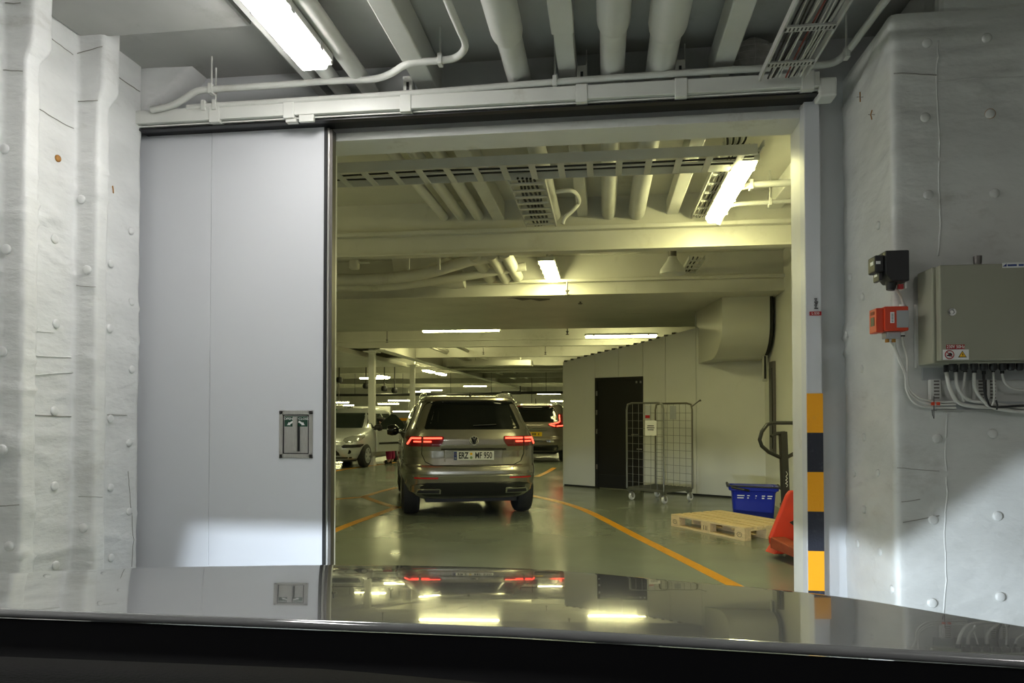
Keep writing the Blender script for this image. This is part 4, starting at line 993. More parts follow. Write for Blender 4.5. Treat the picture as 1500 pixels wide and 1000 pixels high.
for sg in (-1, 1):
    suv.patch('side', [(1.14, 0.75, 1.35), (1.30, 0.85, 1.38), (1.46, 1.0, 1.42)], 0.006, sg=sg).build('side_window', M_GLASS, car, smooth=50)
    suv.patch('side', [(1.12, 1.42, 2.25), (1.30, 1.45, 2.25), (1.49, 1.5, 2.25)], 0.006, sg=sg).build('side_window', M_GLASS, car, smooth=50)
    suv.patch('side', [(1.10, 2.32, 3.15), (1.25, 2.32, 2.95), (1.49, 2.32, 2.62)], 0.006, sg=sg).build('side_window', M_GLASS, car, smooth=50)
    suv.line('side', [(0.75, 1.125), (3.2, 1.085)], 0.008, 0.004, sg).build('window_trim', M_CHROME, car)
    suv.line('side', [(1.42, 1.10), (1.40, 0.5)], 0.004, 0.0, sg).build('door_seam', M_SEAMD, car)
    suv.line('side', [(2.28, 1.08), (2.28, 0.4)], 0.004, 0.0, sg).build('door_seam', M_SEAMD, car)
    suv.patch('side', [(0.95, 1.52, 1.72), (0.99, 1.52, 1.72)], 0.02, sg=sg).build('door_handle', M_GOLD, car)
    suv.patch('side', [(0.30, 1.30, 3.15), (0.40, 1.30, 3.15)], 0.012, sg=sg).build('side_sill', M_GLOSSB, car)
    mirror(car, sg * 0.90, 3.05, 1.10, M_GLOSSB)
    # roof rail
    pts = [Vector((sg * 0.585, y, z)) for y, z in ((0.55, 1.59), (0.70, 1.64), (1.2, 1.66), (2.0, 1.655), (2.5, 1.60))]
    MB().tube(smooth_path(pts, 4), 0.014, 8).build('roof_rail', M_CHROME, car, smooth=60)
    # tail light: lens in two pieces with glowing guides
    s_ = sg
    def q(z, a, b): return (z, min(s_ * a, s_ * b), max(s_ * a, s_ * b))
    tl = suv.patch('rear', [q(0.955, 0.44, 0.865), q(0.99, 0.41, 0.875), q(1.04, 0.385, 0.87), q(1.075, 0.385, 0.86), q(1.085, 0.40, 0.85)], 0.012, nu=20).build('tail_light', M_TLR, car, smooth=50)
    suv.line('rear', [(s_ * 0.66, 1.08), (s_ * 0.65, 1.03), (s_ * 0.665, 0.96)], 0.005, 0.014).build('lens_split', M_SEAMD, tl)
    def led(pts, r): suv.line('rear', [(s_ * a, b) for a, b in pts], r, 0.016).build('light_guide', M_LED, tl)
    led([(0.41, 1.062), (0.64, 1.062)], 0.012)
    led([(0.675, 1.062), (0.79, 1.06), (0.835, 0.985)], 0.013)
    led([(0.545, 1.018), (0.64, 1.018)], 0.010); led([(0.675, 1.018), (0.76, 1.018)], 0.010)
    suv.patch('rear', [q(0.545, 0.46, 0.76), q(0.565, 0.46, 0.76)], 0.008).build('rear_reflector', M_REFL, car)
    ex = suv.patch('rear', [q(0.345, 0.42, 0.74), q(0.40, 0.42, 0.72), q(0.415, 0.44, 0.68)], 0.018).build('exhaust_trim', M_CHROME, car)
    suv.patch('rear', [q(0.355, 0.44, 0.72), q(0.395, 0.44, 0.70)], 0.026).build('exhaust_opening', M_SEAMD, ex)
    suv.line('rear', [(s_ * 0.66, 0.96), (s_ * 0.665, 0.86), (s_ * 0.62, 0.76), (s_ * 0.52, 0.715), (s_ * 0.0, 0.70)], 0.005, 0.003).build('tailgate_seam', M_SEAMD, car)
    suv.line('rear', [(s_ * 0.42, 0.925), (s_ * 0.38, 0.90), (s_ * 0.37, 0.76)], 0.006, 0.001).build('plate_recess_edge', M_GOLD, car)
suv.patch('rear', [(0.30, -0.72, 0.72), (0.36, -0.80, 0.80), (0.44, -0.80, 0.80), (0.475, -0.72, 0.72), (0.49, -0.6, 0.6)], 0.010).build('lower_bumper', M_GLOSSB, car, smooth=50)
suv.patch('rear', [(0.575, -0.78, 0.78), (0.583, -0.78, 0.78)], 0.010).build('bumper_trim', M_CHROME, car)
suv.patch('rear', [(0.908, -0.42, 0.42), (0.925, -0.42, 0.42)], 0.012).build('handle_strip', M_SEAMD, car)
# plate
pc = suv.rear(0, 0.835, 0.012)
pl = MB().box((-0.26, -0.006, -0.057), (0.26, 0.02, 0.057)).build('number_plate', M_PLATEW, car, bev=0.003); pl.location = pc; pl['label'] = 'white number plate reading ERZ MF 950'
MB().box((-0.258, -0.0075, -0.054), (-0.218, -0.005, 0.054)).build('blue_band', M_SIGNBL, pl)
text('lettering', 'D', 0.03, M_SIGNW, pl, basis((-0.238, -0.008, -0.03), (1, 0, 0), (0, 0, 1)))
for k in range(12):
    a = 2 * math.pi * k / 12; MB().lathe([(0.002, 0), (0.002, 0.001)], basis((-0.238 + 0.012 * math.cos(a), -0.008, 0.022 + 0.012 * math.sin(a)), (1, 0, 0), (0, 0, 1)), 5).build('star', M_SIGNY, pl)
text('lettering', 'ERZ', 0.112, M_SIGNB, pl, basis((-0.135, -0.008, 0.0), (1, 0, 0), (0, 0, 1)), sx=0.64, bold=0.0035)
text('lettering', 'MF 950', 0.112, M_SIGNB, pl, basis((0.125, -0.008, 0.0), (1, 0, 0), (0, 0, 1)), sx=0.66, bold=0.002)
for z, m in ((0.024, M_SIGNY), (-0.024, mat('seal_green', (0.2, 0.3, 0.1), 0.5))):
    MB().lathe([(0.017, 0), (0.015, 0.0015)], basis((-0.035, -0.0085, z), (1, 0, 0), (0, 0, 1)), 16).build('plate_seal', m, pl)
# round emblem with the letters V over W
ec = suv.rear(0, 1.03, 0.014)
em = MB().lathe([(0.058, -0.008), (0.058, 0.002), (0.05, 0.004)], basis((0, 0, 0), (1, 0, 0), (0, 0, 1)), 28).build('emblem', M_GLOSSB, car, smooth=40); em.location = ec
ring = [(0.054 * math.cos(2 * math.pi * k / 28), -0.006, 0.054 * math.sin(2 * math.pi * k / 28)) for k in range(29)]
MB().tube(ring, 0.005, 6).build('emblem_ring', M_CHROME, em)
for pts in (((-0.022, 0.045), (0, 0.006), (0.022, 0.045)), ((-0.045, 0.022), (-0.022, -0.042), (0, -0.004), (0.022, -0.042), (0.045, 0.022))):
    MB().tube([(a, -0.008, b) for a, b in pts], 0.0055, 6).build('emblem_letter', M_CHROME, em)
MB().tube([(0, 0.5, 1.62), (0, 0.44, 1.66)], [0.02, 0.006], 8).build('roof_antenna', M_BLACK, car)

# ---- far car: grey-beige SUV seen from behind, half hidden
far_b = Body(z=[0.30, 0.36, 0.46, 0.58, 0.66, 0.74, 0.86, 0.98, 1.06, 1.12, 1.17, 1.30, 1.45, 1.55, 1.60, 1.64, 1.67],
             wd=[0.78, 0.85, 0.89, 0.91, 0.91, 0.905, 0.905, 0.90, 0.885, 0.87, 0.84, 0.79, 0.72, 0.67, 0.64, 0.58, 0.45],
             yr=[0.2, 0.12, 0.04, 0.0, 0.0, 0.05, 0.07, 0.06, 0.07, 0.1, 0.13, 0.25, 0.36, 0.40, 0.36, 0.5, 0.9],
             yf=[4.4, 4.5, 4.6, 4.62, 4.62, 4.6, 4.55, 4.45, 4.1, 3.8, 3.6, 3.2, 2.8, 2.6, 2.4, 2.3, 2.0], n=6, ng=5.5, zbelt=1.17)
pos = at(783, 676, Z=0)
car2 = thing('car', 'darker grey-beige SUV with yellow plate driving ahead, beyond the near one', 'car', (pos.x, pos.y - 0.6, 0), R(-2.0))
b2_ = far_b.shell(40, 72).build('body_shell', M_GOLD2, car2, smooth=45)
cm = []
for y in (0.92, 3.62): cm += [MB().tube([(-1.1, y, 0.35), (-0.60, y, 0.35)], 0.39, 24).mesh('c'), MB().tube([(0.60, y, 0.35), (1.1, y, 0.35)], 0.39, 24).mesh('c')]
cut(b2_, cm); b2_.data.polygons.foreach_set('use_smooth', [True] * len(b2_.data.polygons)); b2_.data.set_sharp_from_angle(angle=R(40))
for y in (0.92, 3.62):
    for sx in (-1, 1): wheel(car2, sx * 0.775, y, 0.35, 0.23)
MB().box((-0.6, 0.3, 0.24), (0.6, 4.2, 0.34)).build('underbody', M_RUBBER, car2)
far_b.patch('rear', [(1.14, -0.66, 0.66), (1.30, -0.66, 0.66), (1.48, -0.58, 0.58), (1.56, -0.50, 0.50)], 0.006).build('rear_window', M_GLASS, car2, smooth=50)
for sg in (-1, 1):
    far_b.patch('side', [(1.14, 0.85, 1.9), (1.30, 0.95, 1.9), (1.50, 1.15, 1.9)], 0.006, sg=sg).build('side_window', M_GLASS, car2, smooth=50)
    far_b.patch('side', [(1.12, 1.97, 3.1), (1.30, 1.97, 2.95), (1.50, 1.97, 2.65)], 0.006, sg=sg).build('side_window', M_GLASS, car2, smooth=50)
    tl = far_b.patch('rear', [(0.99, min(sg*0.56, sg*0.87), max(sg*0.56, sg*0.87)), (1.05, min(sg*0.42, sg*0.87), max(sg*0.42, sg*0.87)), (1.10, min(sg*0.52, sg*0.86), max(sg*0.52, sg*0.86)), (1.13, min(sg*0.72, sg*0.85), max(sg*0.72, sg*0.85)), (1.36, min(sg*0.67, sg*0.75), max(sg*0.67, sg*0.75))], 0.012, nu=14).build('tail_light', M_TLR, car2, smooth=50)
    far_b.line('rear', [(sg * 0.70, 1.33), (sg * 0.735, 1.15), (sg * 0.70, 1.12), (sg * 0.46, 1.07), (sg * 0.62, 1.02)], 0.016, 0.016).build('light_guide', M_LED, tl)
    far_b.line('rear', [(sg * 0.66, 1.02), (sg * 0.86, 1.04)], 0.018, 0.016).build('light_guide', M_LED, tl)
    mirror(car2, sg * 0.9, 3.0, 1.12, M_GOLD2)
    pts = [Vector((sg * 0.58, y, z)) for y, z in ((0.65, 1.62), (0.85, 1.69), (1.6, 1.70), (2.4, 1.66))]
    MB().tube(smooth_path(pts, 4), 0.018, 8).build('roof_rail', M_CHROME, car2, smooth=60)
far_b.patch('rear', [(0.34, -0.8, 0.8), (0.42, -0.84, 0.84), (0.50, -0.80, 0.80)], 0.01).build('lower_bumper', M_GLOSSB, car2)
far_b.patch('rear', [(0.58, -0.6, 0.6), (0.63, -0.6, 0.6)], 0.012).build('bumper_trim', M_CHROME, car2)
far_b.patch('rear', [(0.925, -0.42, 0.42), (0.95, -0.42, 0.42)], 0.014).build('handle_strip', M_CHROME, car2)
pp = MB().box((-0.26, -0.006, -0.056), (0.26, 0.02, 0.056)).build('number_plate', M_PLATEY, car2); pp.location = far_b.rear(0, 0.80, 0.012); pp['label'] = 'yellow number plate'
for k, x in enumerate((-0.2, -0.10, -0.06, 0.0, 0.04, 0.08, 0.17)): MB().box((x - 0.013, -0.008, -0.032), (x + 0.013, -0.005, 0.032)).build('plate_character', M_SIGNB, pp)
MB().tube([(0, 0.75, 1.63), (0, 0.68, 1.80)], [0.02, 0.006], 8).build('roof_antenna', M_BLACK, car2)

# ---- pale silver hatchback at left, facing us, door open
ht = Body(z=[0.20, 0.26, 0.36, 0.48, 0.58, 0.68, 0.76, 0.84, 0.90, 0.95, 1.00, 1.08, 1.20, 1.32, 1.40, 1.46, 1.50, 1.52],
          wd=[0.70, 0.76, 0.81, 0.83, 0.835, 0.835, 0.83, 0.82, 0.81, 0.80, 0.785, 0.75, 0.70, 0.645, 0.60, 0.55, 0.48, 0.36],
          yr=[0.15, 0.06, 0.02, 0.0, 0.0, 0.02, 0.04, 0.06, 0.08, 0.10, 0.14, 0.2, 0.28, 0.36, 0.42, 0.5, 0.6, 0.8],
          yf=[3.68, 3.78, 3.83, 3.85, 3.84, 3.80, 3.74, 3.62, 3.42, 3.18, 2.98, 2.85, 2.68, 2.50, 2.36, 2.24, 2.1, 1.9], n=4.0, ng=4.2, zbelt=0.98)
fw = at(534, 684, Z=0)                                     # contact of the front wheel we see
hd = R(178)                                          # heading: towards us, a little to the left
car3 = thing('car', 'pale silver hatchback parked at left facing us with its door open', 'car', (0, 0, 0), hd)
Rm = Matrix.Rotation(hd, 3, 'Z'); loc = fw - Rm @ Vector((-0.74, 3.12, 0)); 
# the wheel in view is on the image's right: pick the side by projecting
cand = []
for sx in (-0.74, 0.74):
    l = Vector((fw.x, fw.y, 0)) - Rm @ Vector((sx, 3.12, 0)); c = l + Rm @ Vector((0, 3.12, 0)); cand.append((c.x, l))
cand.sort(key=lambda t: t[0]); loc = cand[0][1]; car3.location = (loc.x, loc.y, 0)
b3 = ht.shell(44, 80).build('body_shell', M_SILV, car3, smooth=45)
cm = []
for y in (0.65, 3.12): cm += [MB().tube([(-1.0, y, 0.30), (-0.55, y, 0.30)], 0.335, 24).mesh('c'), MB().tube([(0.55, y, 0.30), (1.0, y, 0.30)], 0.335, 24).mesh('c')]
cut(b3, cm); b3.data.polygons.foreach_set('use_smooth', [True] * len(b3.data.polygons)); b3.data.set_sharp_from_angle(angle=R(40))
for y in (0.65, 3.12):
    for sx in (-1, 1): wheel(car3, sx * 0.73, y, 0.30, 0.19, 7, M_GREY)
MB().box((-0.55, 0.3, 0.16), (0.55, 3.4, 0.26)).build('underbody', M_RUBBER, car3)
ht.patch('front', [(1.00, -0.66, 0.66), (1.15, -0.62, 0.62), (1.30, -0.56, 0.56), (1.39, -0.50, 0.50)], 0.008).build('windscreen', M_GLASSG, car3, smooth=50)
for sg in (-1, 1):
    ht.patch('side', [(0.98, 0.75, 1.55), (1.2, 0.80, 1.55), (1.37, 0.95, 1.55)], 0.006, sg=sg).build('side_window', M_GLASSG, car3, smooth=50)
    ht.patch('side', [(0.98, 1.63, 2.62), (1.2, 1.63, 2.40), (1.37, 1.63, 2.15)], 0.006, sg=sg).build('side_window', M_GLASSG, car3, smooth=50)
    s_ = sg
    def q(z, a, b): return (z, min(s_ * a, s_ * b), max(s_ * a, s_ * b))
    ht.patch('front', [q(0.64, 0.50, 0.60), q(0.70, 0.42, 0.74), q(0.76, 0.44, 0.77), q(0.82, 0.58, 0.76)], 0.008).build('headlamp', M_HEADL, car3, smooth=50)
    ht.patch('front', [q(0.52, 0.44, 0.74), q(0.56, 0.40, 0.77), q(0.60, 0.46, 0.78)], 0.012).build('bumper_strip', M_BLACK, car3)
    MB().lathe([(0.055, -0.02), (0.05, 0.006), (0.03, 0.004)], basis(ht.front(s_ * 0.56, 0.42, 0.004), (-1, 0, 0), (0, 0, 1)), 16).build('fog_lamp', M_GLOSSB, car3, smooth=40)
    mirror(car3, sg * 0.80, 2.55, 1.0, M_BLACK)
ht.patch('front', [(0.33, -0.36, 0.36), (0.40, -0.34, 0.34), (0.48, -0.26, 0.26)], 0.008).build('lower_grille', M_BLACK, car3)
ht.patch('front', [(0.66, -0.32, 0.32), (0.675, -0.32, 0.32)], 0.012).build('grille_bar', M_CHROME, car3); ht.patch('front', [(0.72, -0.22, 0.22), (0.735, -0.22, 0.22)], 0.012).build('grille_bar', M_CHROME, car3)
ht.patch('front', [(0.25, -0.68, 0.68), (0.29, -0.7, 0.7)], 0.01).build('front_lip', M_BLACK, car3)
# open door swung out on the visible side
sg = 1 if (Rm @ Vector((1, 0, 0))).x > 0 else -1
da = Vector((sg * 0.83, 2.62, 0)); ang = R(38)
dirv = Vector((sg * math.sin(ang), -math.cos(ang), 0)); nn = Vector((dirv.y, -dirv.x, 0))
dp = MB().prism([(0.02, 0.36), (0.95, 0.38), (1.05, 0.6), (1.08, 0.86), (0.98, 0.95), (0.02, 0.95)], nn * 0.05, da, (dirv, (0, 0, 1))).build('open_door', M_SILV, car3, bev=0.02)
MB().prism([(0.1, 0.56), (0.95, 0.56), (0.97, 0.62), (0.1, 0.61)], nn * 0.075, da - nn * 0.0125, (dirv, (0, 0, 1))).build('rubbing_strip', M_BLACK, dp)
MB().prism([(0.82, 0.83), (1.0, 0.83), (0.98, 0.88), (0.84, 0.88)], nn * 0.09, da - nn * 0.02, (dirv, (0, 0, 1))).build('door_handle', M_BLACK, dp)
MB().prism([(0.02, 0.95), (0.95, 0.95), (0.85, 1.15), (0.62, 1.34), (0.5, 1.36), (0.2, 1.15)], nn * 0.02, da + nn * 0.015, (dirv, (0, 0, 1))).build('door_window', M_GLASSG, dp)
# person leaning into the open door: one skinned body
pb = car3.matrix_basis
W3 = lambda v: Matrix.Translation(car3.location) @ Matrix.Rotation(hd, 4, 'Z') @ Vector(v)
foot = at(571, 679, Z=0)
inn = (W3((0, 1.75, 0)) - foot); inn.z = 0; inn.normalize(); sd = Vector((-inn.y, inn.x, 0))
person = thing('person', 'person in dark jacket and magenta trousers bending into the open hatchback door', 'person', foot)
def skin_chain(name, verts, edges, radii, m, parent, sub=2):
    me = bpy.data.meshes.new(name); me.from_pydata([tuple(v) for v in verts], edges, []); me.update()
    o = bpy.data.objects.new(name, me); COL.objects.link(o)
    sk = o.modifiers.new('skin', 'SKIN'); sb = o.modifiers.new('sub', 'SUBSURF'); sb.levels = sub; sb.render_levels = sub
    for v, r in zip(me.skin_vertices[0].data, radii): v.radius = (r, r) if not isinstance(r, tuple) else r
    me.skin_vertices[0].data[0].use_root = True
    bpy.context.view_layer.update()
    nm = bpy.data.meshes.new_from_object(o.evaluated_get(bpy.context.evaluated_depsgraph_get()))
    bpy.data.objects.remove(o)
    return link(name, nm, m, parent, smooth=True)
up = Vector((0, 0, 1))
pel = up * 0.92; chest = inn * 0.36 + up * 1.20; neck = inn * 0.50 + up * 1.30; head = inn * 0.60 + up * 1.34; head2 = inn * 0.66 + up * 1.42
vs = [pel, inn * 0.18 + up * 1.07, chest, neck, head, head2]; es = [(0, 1), (1, 2), (2, 3), (3, 4), (4, 5)]; rs = [0.15, 0.15, 0.16, 0.06, 0.09, 0.075]
for s_ in (-1, 1):
    b0 = len(vs); vs += [sd * 0.10 * s_ + up * 0.86, sd * 0.11 * s_ + up * 0.47, sd * 0.11 * s_ - inn * 0.03 + up * 0.08, sd * 0.11 * s_ + inn * 0.13 + up * 0.045]
    es += [(0, b0), (b0, b0+1), (b0+1, b0+2), (b0+2, b0+3)]; rs += [0.10, 0.07, 0.05, 0.04]
    b0 = len(vs); vs += [chest + sd * 0.19 * s_, chest + sd * 0.24 * s_ + inn * 0.12 - up * 0.22, chest + sd * 0.18 * s_ + inn * 0.34 - up * 0.32, chest + sd * 0.17 * s_ + inn * 0.42 - up * 0.35]
    es += [(2, b0), (b0, b0+1), (b0+1, b0+2), (b0+2, b0+3)]; rs += [0.07, 0.05, 0.038, 0.03]
M_SKIN = mat('skin', (0.5, 0.32, 0.24), 0.6); M_JACK = mat('dark_jacket', (0.012, 0.011, 0.013), 0.8); M_MAG = mat('magenta_cloth', (0.36, 0.012, 0.10), 0.7); M_HAIR = mat('brown_hair', (0.07, 0.032, 0.018), 0.7)
body = skin_chain('body', vs, es, rs, M_SKIN, person)
skin_chain('jacket', [v for v in (pel + up * 0.06, inn * 0.18 + up * 1.08, chest, inn * 0.43 + up * 1.25)] + [v for s_ in (-1, 1) for v in (chest + sd * 0.19 * s_, chest + sd * 0.24 * s_ + inn * 0.12 - up * 0.22, chest + sd * 0.18 * s_ + inn * 0.32 - up * 0.31)],
           [(0, 1), (1, 2), (2, 3), (2, 4), (4, 5), (5, 6), (2, 7), (7, 8), (8, 9)], [0.175, 0.175, 0.185, 0.09, 0.085, 0.066, 0.055, 0.085, 0.066, 0.055], M_JACK, person)
skin_chain('trousers', [pel] + [v for s_ in (-1, 1) for v in (sd * 0.10 * s_ + up * 0.84, sd * 0.11 * s_ + up * 0.47, sd * 0.11 * s_ - inn * 0.03 + up * 0.10)], [(0, 1), (1, 2), (2, 3), (0, 4), (4, 5), (5, 6)], [0.165, 0.12, 0.092, 0.08, 0.12, 0.092, 0.08], M_MAG, person)
skin_chain('hair', [head + up * 0.05 - inn * 0.04, head2 + up * 0.03 - inn * 0.01, head2 + inn * 0.03 + up * 0.02], [(0, 1), (1, 2)], [0.10, 0.095, 0.06], M_HAIR, person)
for s_ in (-1, 1):
    MB().lathe([(0.02, -0.045), (0.055, -0.04), (0.06, 0.0), (0.05, 0.06)], basis(sd * 0.11 * s_ + inn * 0.04 + up * 0.045, (inn.x, inn.y, 0), (sd.x, sd.y, 0)), 12).build('shoe', M_SIGNB, person, smooth=50)
# ================================================================== PROPS
# roll cage: base corners read off the floor
cs = [at(923, 733, Z=0), at(972, 738, Z=0), at(1007, 733, Z=0), at(963, 727, Z=0)]
ctr = sum(cs, Vector()) / 4
u = ((cs[1] - cs[0]) + (cs[2] - cs[3])).normalized()
ang = math.atan2(u.y, u.x)
cw = ((cs[1] - cs[0]).length + (cs[2] - cs[3]).length) / 2 + 0.10; cd = ((cs[3] - cs[0]).length + (cs[2] - cs[1]).length) / 2
cage = thing('roll_cage', 'tall wire roll cage on white castors in front of the dark cabin door', 'roll cage', ctr, ang)
hz = 0.19; ht_ = at(945, 590, d=11.1).z
CW, CD = cw / 2, cd / 2
bm_ = MB().box((-CW, -CD, hz - 0.02), (CW, -CD + 0.03, hz + 0.015)).box((-CW, CD - 0.03, hz - 0.02), (CW, CD, hz + 0.015)).box((-CW, -CD, hz - 0.02), (-CW + 0.03, CD, hz + 0.015)).box((CW - 0.03, -CD, hz - 0.02), (CW, CD, hz + 0.015))
base = bm_.build('base_frame', M_MESH, cage)
for k in range(12):
    y = -CD + 2 * CD * (k + 0.5) / 12; MB().bar((-CW, y, hz + 0.015), (CW, y, hz + 0.015), 0.008, 0.008).build('base_wire', M_MESH, base)
for k in range(10):
    x = -CW + 2 * CW * (k + 0.5) / 10; MB().bar((x, -CD, hz + 0.022), (x, CD, hz + 0.022), 0.008, 0.008).build('base_wire', M_MESH, base)
for nm, y in (('near', -CD), ('far', CD)):
    r_ = 0.07
    pts = [(-CW, y, hz), (-CW, y, ht_ - r_ * 1.5), (-CW + r_ * 0.3, y, ht_ - r_ * 0.3), (-CW + r_ * 1.5, y, ht_), (CW - r_ * 1.5, y, ht_), (CW - r_ * 0.3, y, ht_ - r_ * 0.3), (CW, y, ht_ - r_ * 1.5), (CW, y, hz)]
    sp = MB().tube(pts, 0.015, 10).build('side_panel', M_BRONZE if nm == 'far' else M_MESH, cage, smooth=60)
    for k in range(5):
        x = -CW + 2 * CW * (k + 1) / 6; MB().tube([(x, y, hz), (x, y, ht_)], 0.0035, 6).build('upright_wire', M_MESH, sp)
    for k in range(10):
        z = hz + (ht_ - hz) * (k + 0.9) / 11.2; MB().tube([(-CW, y + 0.005, z), (CW, y + 0.005, z)], 0.0035, 6).build('cross_wire', M_MESH, sp)
    if nm == 'near':
        px = MB().box((0.02, y - 0.012, ht_ - 0.50), (0.24, y - 0.008, ht_ - 0.27)).build('paper_notice', M_SIGNW, cage); px['label'] = 'white printed notice tied to the cage'
        for k, wd_ in enumerate((0.13, 0.15, 0.12)): MB().box((0.13 - wd_ / 2, y - 0.0135, ht_ - 0.36 - k * 0.03), (0.13 + wd_ / 2, y - 0.012, ht_ - 0.347 - k * 0.03)).build('print_line', M_SIGNB, px)
        tg = MB().box((0.02, y - 0.012, ht_ - 0.24), (0.12, y - 0.008, ht_ - 0.04)).build('tag_plate', M_GREY, cage); MB().box((0.025, y - 0.0135, ht_ - 0.235), (0.115, y - 0.012, ht_ - 0.19)).build('red_print', M_SIGNR, tg)
        MB().tube([(-0.14, y - 0.02, ht_ - 0.72), (-0.04, y - 0.02, ht_ - 0.72)], 0.008, 6).build('latch', M_STEEL, cage)
    else:
        MB().box((-0.06, y - 0.01, ht_ - 0.26), (0.06, y - 0.006, ht_ - 0.04)).build('tag_plate', M_GREY, cage)
        MB().tube([(CW, y, ht_ - 0.05), (CW + 0.09, y + 0.05, ht_ + 0.03), (CW + 0.12, y + 0.06, ht_ + 0.045)], [0.009, 0.009, 0.018], 8).build('latch_arm', M_STEELD, cage, smooth=60)
for sx in (-1, 1):
    for sy in (-1, 1):
        x, y = sx * (CW - 0.04), sy * (CD - 0.04)
        f = MB().bar((x, y, hz - 0.02), (x, y, hz - 0.05), 0.07, 0.07).build('castor', M_MESH, cage)
        for s in (-1, 1): MB().bar((x + s * 0.022, y, hz - 0.045), (x + s * 0.022, y + 0.03, 0.06), 0.005, 0.045).build('fork', M_STEEL, f)
        MB().lathe([(0.03, -0.017), (0.058, -0.017), (0.063, 0), (0.058, 0.017), (0.03, 0.017)], basis((x, y + 0.03, 0.063), (0, 1, 0), (0, 0, 1)), 20).build('castor_wheel', M_SIGNW, f, smooth=40)
        MB().lathe([(0.022, -0.02), (0.022, 0.02)], basis((x, y + 0.03, 0.063), (0, 1, 0), (0, 0, 1)), 12).build('castor_hub', M_STEELD, f)

# euro pallet
c_l = at(998, 773, Z=0); c_r = at(1090.5, 792.5, Z=0)
mid = (c_l + c_r) / 2; d_ = (c_l - c_r).normalized(); ang = math.atan2(-d_.y, -d_.x)
LP, WP = 1.2, 0.8
# local x runs from the far left corner to the near right corner, y away to the right-back
pal = thing('pallet', 'pale new wooden pallet lying on the deck before the blue crate', 'pallet', c_r, ang)
for k, (w_, y) in enumerate(((0.145, 0.0725), (0.10, 0.235), (0.145, 0.40), (0.10, 0.565), (0.145, 0.7275))):
    MB().box((-LP, y - w_ / 2, 0.122), (0, y + w_ / 2, 0.144)).build('deck_board', M_WOOD, pal, bev=0.003)
for x in (-LP + 0.0725, -LP / 2, -0.0725): MB().box((x - 0.0725, 0, 0.10), (x + 0.0725, WP, 0.122)).build('cross_board', M_WOOD, pal, bev=0.002)
for y, w_ in ((0.05, 0.10), (0.40, 0.145), (0.75, 0.10)):
    MB().box((-LP, y - w_ / 2, 0), (0, y + w_ / 2, 0.022)).build('bottom_board', M_WOOD, pal, bev=0.002)
    for x in (-LP + 0.0725, -LP / 2, -0.0725):
        bl = MB().box((x - 0.0725, y - w_ / 2, 0.022), (x + 0.0725, y + w_ / 2, 0.10)).build('block', M_WOOD, pal, bev=0.003)
        if y < 0.1:
            if abs(x + LP / 2) < 0.1:
                for dx in (-0.03, 0.0, 0.025): MB().box((x + dx - 0.004, -0.0015, 0.035), (x + dx + 0.004, 0.0, 0.085)).build('block_stamp', M_SIGNB, bl)
            else:
                ringp = [(x + 0.034 * math.cos(2 * math.pi * k / 18), -0.0005, 0.061 + 0.026 * math.sin(2 * math.pi * k / 18)) for k in range(19)]
                MB().tube(ringp, 0.0025, 5).build('block_stamp', M_SIGNB, bl)
                MB().tube([(x - 0.02, -0.0005, 0.05), (x, -0.0005, 0.075), (x + 0.02, -0.0005, 0.055)], 0.002, 5).build('block_stamp', M_SIGNB, bl)

# blue crate
cb = at(1103, 757, Z=0)
crate = thing('crate', 'deep blue plastic basket with flared rim standing behind the pallet', 'crate', cb, R(-8))
wt, wb_, ht2, dp = 0.62, 0.50, 0.42, 0.40
def ringr(w_, d_, z, n=6, r=0.05):
    out = []
    for (sx, sy, a0) in ((1, 1, 0), (-1, 1, 90), (-1, -1, 180), (1, -1, 270)):
        for k in range(n + 1):
            a = R(a0 + 90 * k / n); out.append(Vector((sx * (w_ / 2 - r) + r * math.cos(a), sy * (d_ / 2 - r) + r * math.sin(a), z)))
    return out
rows = [ringr(wb_ * f, dp * 0.85 * f, 0.0) for f in (0.3, 1.0)] + [ringr(wb_ + (wt - 0.06 - wb_) * t, dp * (0.85 + 0.15 * t), ht2 * t) for t in (0.03, 0.5, 0.8)]
rows += [ringr(wt - 0.04, dp + 0.01, ht2 * 0.86), ringr(wt, dp + 0.05, ht2 * 0.88), ringr(wt + 0.02, dp + 0.06, ht2), ringr(wt - 0.02, dp + 0.02, ht2), ringr(wt - 0.08, dp - 0.04, ht2 * 0.85), ringr(wb_ - 0.02, dp * 0.8, 0.02), ringr(0.1, 0.08, 0.015)]
MB().grid(rows, closed=True).build('crate_shell', M_BLUE, crate, smooth=40)
MB().tube([(-wt / 2 - 0.015, -dp / 2 - 0.02, ht2 + 0.005), (-wt / 2 - 0.015, dp / 2, ht2 + 0.005)], 0.018, 8).build('handle', M_BLACK, crate)
MB().tube([(wt / 2 + 0.02, -dp / 2 - 0.03, ht2 - 0.01), (wt / 2 + 0.02, dp / 2, ht2 - 0.01)], 0.018, 8).build('handle', M_BLACK, crate)
MB().tube([(-wt / 2 - 0.01, -dp / 2 - 0.035, ht2 + 0.01), (wt / 2 + 0.02, -dp / 2 - 0.035, ht2 - 0.005)], 0.010, 8).build('rim_bar', M_BLACK, crate)
MB().tube([(-wt / 2 + 0.03, -dp / 2 - 0.03, ht2 - 0.01), (-0.12, -dp / 2 - 0.06, ht2 - 0.035), (-0.06, -dp / 2 - 0.03, ht2 - 0.05)], 0.016, 8).build('hand_grip', M_BLACK, crate)
